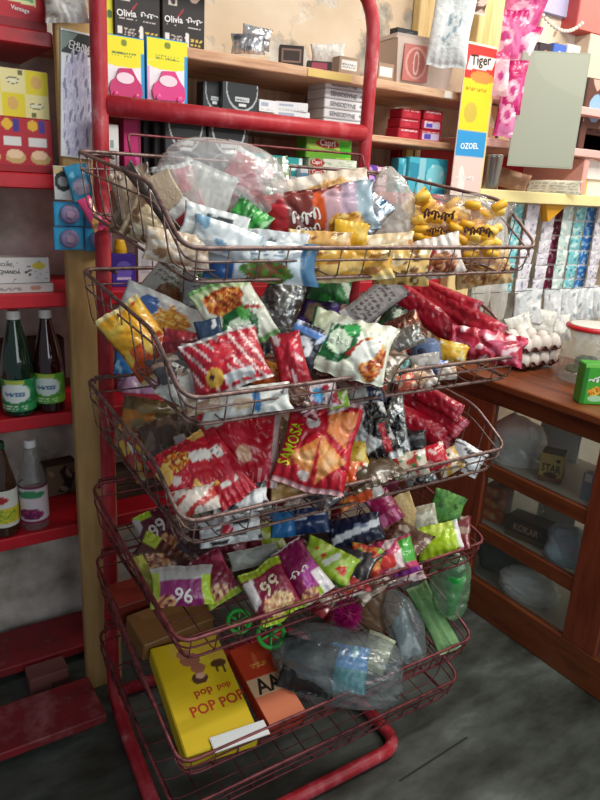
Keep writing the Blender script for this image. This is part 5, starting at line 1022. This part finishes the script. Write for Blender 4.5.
# clear jar with red lid
J = onZ(584, 380, CZ); t = root('plastic_jar', J, 'large clear plastic jar with red rimmed lid on the counter', 'jar')
JK = 1.2
MB().lathe([(.072, 0), (.075, .006), (.075, .13), (.070, .148), (.066, .155)], 32).obj('body', 'jar_plastic', t, True)
MB().lathe([(.072, .156), (.073, .160), (.073, .166), (.069, .169)], 32).obj('lid', plain('#c8242c', .35), t, True)
MB().lathe([(.066, .1695), (.060, .172), (.001, .172)], 32).obj('lid_top', plain('#dcdcd2', .4), t, True)
for i in range(9):
    a = i * 2.4; MB().ell((.035 * math.cos(a), .035 * math.sin(a), .022 + .011 * (i % 5)), (.024, .020, .014), 10, 6).obj('sweet', plain(['#2c5c34', '#6a7a54', '#a8b09a', '#4a6a4c'][i % 4], .4), t, True)
t.scale = (JK, JK, 1.12)
P = onZ(586, 405, CZ)
carton3('green_carton', 'bright green spice carton with white script on the counter edge', 'carton', (P[0] + .03, P[1] - .01, CZ), .10, .125, .05, -32, '#3a9c2c', [('bg', '#3aa82c'), ('r', 0, 0, .12, 1, '#1f7a24'), ('food', .4, .32, .2, .12, ['#d87a2c', '#e8c43a', '#b03a1c']), ('e', .45, .14, .24, .08, '#a8dcb0'), ('n', 9, 1.1, '#6ac84a'), ('r', 0, .92, 1, 1, '#7ad05a')], squigs=[(.5, .62, .6, .2, '#f4f0f4', 6, 4)])

# ---- inside the glass counter
def inner(name, label, cat, px, py, X, W, H, D, yaw, side, z0, ops=None, **k):
    p = onX(px, py, X); return carton3(name, label, cat, (X, p[1], z0), W, H, D, yaw, side, ops, **k)
S1, S2, S3 = .5535, .3165, .1005
pz = onX(516, 446, 1.41)
bag('crumpled white plastic bag on the counter top shelf', 516, 446, 0, 58, 58, 0, 'white_film', P=np.array([1.41, pz[1], S1 + .066]), name='white_bag', th=.6, seed=31)
inner('star_carton', 'kraft carton with black STAR lettering behind the glass', 'carton', 552, 464, 1.37, .075, .10, .07, -62, '#5a5a44', S1, [('bg', '#c8ae62'), ('r', 0, 0, 1, .2, '#8a6044'), ('e', .5, .25, .3, .1, '#4a2c20'), ('e', .75, .8, .1, .06, '#3a3020'), ('n', 8, 1.1, '#b89c5c')], texts=[('STAR', .5, .5, .8, '#2c2418', 0, 1.5)])
inner('white_card', 'bluish white card standing at the back of the counter', 'card', 560, 434, 1.6, .16, .17, .006, -84, '#cfd8dc', S1, [('bg', '#eef4f8'), ('n', 4, 1, '#f6fafc')])
inner('white_bottle', 'small white capped bottle right of the kraft carton', 'bottle', 590, 472, 1.36, .035, .09, .03, -80, '#9aa8b4', S1, [('bg', '#8a98a8'), ('r', .2, .7, .8, 1, '#e4e8ea')])
for i in range(3):
    inner('orange_carton', 'orange patterned carton, %s of the stack behind the glass' % ('bottom', 'middle', 'top')[i], 'carton', 491, 524, 1.36, .085, .045, .06, -76, '#8a3c1c', S2 + i * .0455, [('bg', '#c85a24'), ('n', 10, .4, '#e8904a'), ('e', .5, .5, .14, .3, '#e8b06a')], group='orange cartons in the counter')
inner('dark_carton', 'dark carton with beige lettering on the counter middle shelf', 'carton', 526, 530, 1.35, .15, .075, .08, -76, '#3a2620', S2, [('bg', '#4a342c'), ('r', 0, 0, 1, .25, '#6a5c34'), ('e', .5, .6, .4, .25, '#5c4034')], texts=[('KOKAR', .5, .58, .6, '#b8a084', 0, 1.3)])
bag('clear film bag lying on the dark carton in the counter', 520, 503, 0, 46, 26, 10, 'clear_film', X=1.40, seed=33, th=.6)
inner('white_card', 'white paper sheet at the back of the middle shelf', 'card', 556, 514, 1.55, .15, .13, .005, -86, '#dfe4e6', S2, [('bg', '#e4e8ea'), ('txt', .1, .6, .6, .8, 2, '#8a9094')])
pz = onX(564, 552, 1.36); bag('pale blue soft pouch on the counter middle shelf', 564, 552, 0, 40, 46, 0, plain('#a8bccc', .35), P=np.array([1.365, pz[1], S2 + .05]), name='soft_pouch', cat='pouch', th=.7, seed=35, knot=False)
pz = onX(524, 606, 1.37); bag('white oval plastic bag on the bottom of the counter', 524, 606, 0, 60, 36, 18, 'white_film', P=np.array([1.38, pz[1], S3 + .045]), name='white_bag', th=.8, seed=36, knot=False)
pz = onX(504, 572, 1.45); bag('grey plastic bag at the back of the counter bottom', 504, 572, 0, 70, 46, 0, plain('#6a706e', .4), P=np.array([1.47, pz[1], S3 + .08]), name='grey_bag', th=.7, seed=37)

# ================================================================== LOWER BASKETS
def onB(px, py, k, e):
    yf = BK[k][2]; z0 = floorz(k, yf); b = (floorz(k, BBACK) - z0) / (BBACK - yf); a = z0 - b * yf + e
    d = ray(px, py); t = (a + b * CAM[1] - CAM[2]) / (d[2] - b * d[1]); return CAM + d * t
def lying(name, label, cat, k, e, quad, D, side, ops, **kw):
    """box lying on a basket floor, its top face given by pixel corners TL, BL, BR"""
    TL, BL, BR = [onB(*q, k, e) for q in quad]
    v = TL - BL; H = np.linalg.norm(v); v /= H; w = BR - BL; n = np.cross(w, v); n /= np.linalg.norm(n); u = np.cross(v, n); W = float(np.dot(BR - BL, u))
    return carton3(name, label, cat, BL + u * W / 2, W, H, D, 0, side, ops, fr=(u, v, n), **kw)
YEL = [('bg', '#dcbc14'), ('n', 5, .8, '#e2c830'), ('p', [(.22, .8), (.4, 1), (.6, .9), (1, .6), (1, 1), (.22, 1)], '#dcb83c'), ('e', .48, .80, .15, .07, '#a86a50'), ('e', .42, .87, .11, .05, '#b0745c'), ('e', .55, .70, .11, .05, '#a86a50'), ('e', .52, .60, .12, .055, '#5a3424'), ('e', .54, .625, .07, .03, '#d8a888'), ('e', .86, .70, .12, .04, '#5a3a1c'), ('r', .8, .62, .83, .7, '#5a3a1c'), ('r', .9, .6, .92, .7, '#5a3a1c')]
pop = lying('pop_snack_box', 'large yellow box with red POP lettering in the fifth basket', 'box', 5, .05, ((150, 648), (186, 757), (258, 729)), .045, '#e0c41c', YEL, texts=[('POP', .84, .35, .36, '#b8361c', 8, 1.1), ('POP', .42, .33, .36, '#c4401c', 6, 1.1), ('pop', .5, .46, .26, '#b8361c', 6), ('pop', .8, .47, .2, '#c4401c', 4)])
q = [onB(x, y, 5, .053) for x, y in ((205, 745), (245, 748), (270, 728), (262, 716))]
lying('white_card', 'white card sticking out beside the yellow box', 'card', 5, .056, ((209, 738), (215, 753), (269, 731)), .002, '#d4d8d8', [('bg', '#dce0e0')])
lying('orange_box', 'orange red box with black lettering beside the yellow box', 'box', 5, .04, ((228, 650), (270, 727), (304, 707)), .036, '#b8361c', [('bg', '#c43c1c'), ('r', 0, .34, 1, .56, '#d8b08a'), ('r', 0, 0, 1, .34, '#d87a54'), ('n', 8, 1.2, '#d8643c'), ('txt', .3, .68, .75, .76, 2, '#e8b04a')], texts=[('AA', .5, .45, .7, '#33241c', 0, 1.2)])
lying('cardboard_box', 'brown cardboard box behind the yellow box', 'box', 5, .06, ((126, 616), (144, 646), (218, 622)), .055, '#8a6238', [('bg', '#8a6034'), ('n', 6, .5, '#9c7040')])
lying('red_box', 'dull red box at the back left of the fifth basket', 'box', 5, .075, ((106, 586), (118, 608), (184, 592)), .07, '#7a2a1c', [('bg', '#8a2e20'), ('n', 6, .5, '#9c3c28')])
GWh = 'green toy rings in the fifth basket'
for i, (x, y, rr_) in enumerate(((239, 621, 11), (271, 634, 13))):
    P = onB(x, y, 5, .11); s = depth(P) / FPX; R = rr_ * s
    r = root('toy_flower_ring', P, ('smaller green spoked toy ring, left of two', 'larger green spoked toy ring near the front rim')[i], 'toy', GWh)
    r.rotation_euler = (math.radians(38), math.radians(-14), 0)
    MB().tube([(R * math.cos(a), R * math.sin(a), 0) for a in np.linspace(0, 6.283, 24, endpoint=False)], .0055, 8, True).obj('rim', plain('#34b848', .4), r, True)
    for k in range(6): MB().tube([(0, 0, 0), (R * math.cos(k * 1.047), R * math.sin(k * 1.047), 0)], .003, 6).obj('spoke', plain('#3cc04c', .4), r, True)
    MB().lathe([(.007, -.004), (.008, 0), (.007, .005), (.001, .006)], 12).obj('hub', plain('#1f6a2c', .4), r, True)
P = onB(338, 668, 5, .07)
bag('clear plastic bag of dark and blue goods in the fifth basket', 340, 668, 0, 132, 74, 8, 'smoky_film', P=P, th=.9, seed=41, knot=False, name='goods_bag', group=G5)
packet('black cloth pack inside the clear goods bag', 308, 666, 56, 50, 10, [('bg', '#161a1a'), ('n', 8, .7, '#2c3232')], Y=P[1] + .02, crumple=.4, th=.5, name='black_pack', cat='pack', mat='matte_print', group=G5)
packet('blue and teal pack inside the clear goods bag', 348, 668, 40, 44, 6, [('bg', '#3a8a94'), ('r', 0, .5, 1, 1, '#2c84c8'), ('n', 9, .8, '#8ac8d8')], Y=P[1] - .02, th=.3, name='blue_pack', cat='pack', group=G5)
packet('pale yellow wrapper inside the clear goods bag', 376, 652, 30, 36, 20, [('bg', '#b8bc9a'), ('n', 9, .5, '#d0d4b8')], Y=P[1] + .01, th=.3, name='pale_pack', cat='pack', group=G5)
# fluffy pink ball
P = onB(347, 614, 5, .09); s = depth(P) / FPX; R = 17 * s; mb = MB(); r_ = np.random.default_rng(3)
for i in range(420):
    d = r_.normal(size=3); d /= np.linalg.norm(d); a = np.cross(d, (0, 0, 1.)); a /= np.linalg.norm(a) + 1e-9; b = np.cross(d, a); q = d * R * .55; w_ = .0022
    mb.add([q + a * w_, q - a * w_ * .5 + b * w_, q - a * w_ * .5 - b * w_, d * R * r_.uniform(.85, 1.1)], [(0, 1, 3), (1, 2, 3), (2, 0, 3)])
t = root('fluffy_ball', P, 'fluffy magenta ball toy under the fourth basket', 'toy ball', G5)
o = mb.obj('fluff', plain('#c4107a', .6), t); o['kind'] = 'stuff'
MB().ell((0, 0, 0), (R * .62,) * 3, 16, 10).obj('core', plain('#a00c62', .6), t, True)
bag('tan tinted plastic bag right of the fluffy ball', 378, 608, 0, 46, 50, 20, plain('#8a6a50', .4), P=onB(378, 606, 5, .09), seed=43, th=.6, name='tan_bag', group=G5)
bag('clear plastic bag with a pale pouch at the right of the fifth basket', 404, 628, 0, 38, 78, -18, 'smoky_film', P=onX(404, 628, .66) if onB(404, 628, 5, .08)[0] > .66 else onB(404, 628, 5, .08), seed=44, th=.6, group=G5)
packet('pale grey pouch inside the right clear bag', 402, 628, 22, 56, -18, [('bg', '#7a8a90'), ('n', 9, .4, '#a8b4b8')], Y=onB(404, 628, 5, .08)[1] + .01, th=.4, name='grey_pouch', cat='pouch', group=G5)
packet('pale green flat pack standing at the right of the fifth basket', 433, 618, 24, 70, -26, [('bg', '#6f9a62'), ('s', .0, 3, .3, '#80aa70'), ('seal', .04, '#98b888')], Y=onX(433, 618, .72)[1], th=.4, name='green_pack', cat='pack', mat='matte_print', group=G5, crumple=.5)
bag('green tinted plastic bag hanging at the rack right side', 450, 582, 0, 40, 72, -4, 'green_film', X=.75, seed=45, th=.6, name='green_bag', group=G5)
P = onX(450, 614, .755); hB = onX(450, 570, .755)[2] - P[2]
t = root('green_bottle', P, 'green cone shaped bottle inside the green tinted bag', 'bottle', G5); t.rotation_euler = (0, math.radians(180), 0); t.location = (P[0], P[1], P[2] + hB)
MB().lathe([(.026, 0), (.028, .004), (.026, .03), (.016, hB * .6), (.012, hB)], 20).obj('body', plain('#14a83c', .35), t, True)
MB().lathe([(.018, -.02), (.020, -.016), (.020, -.001)], 16).obj('cap', plain('#0c6a28', .4), t, True)
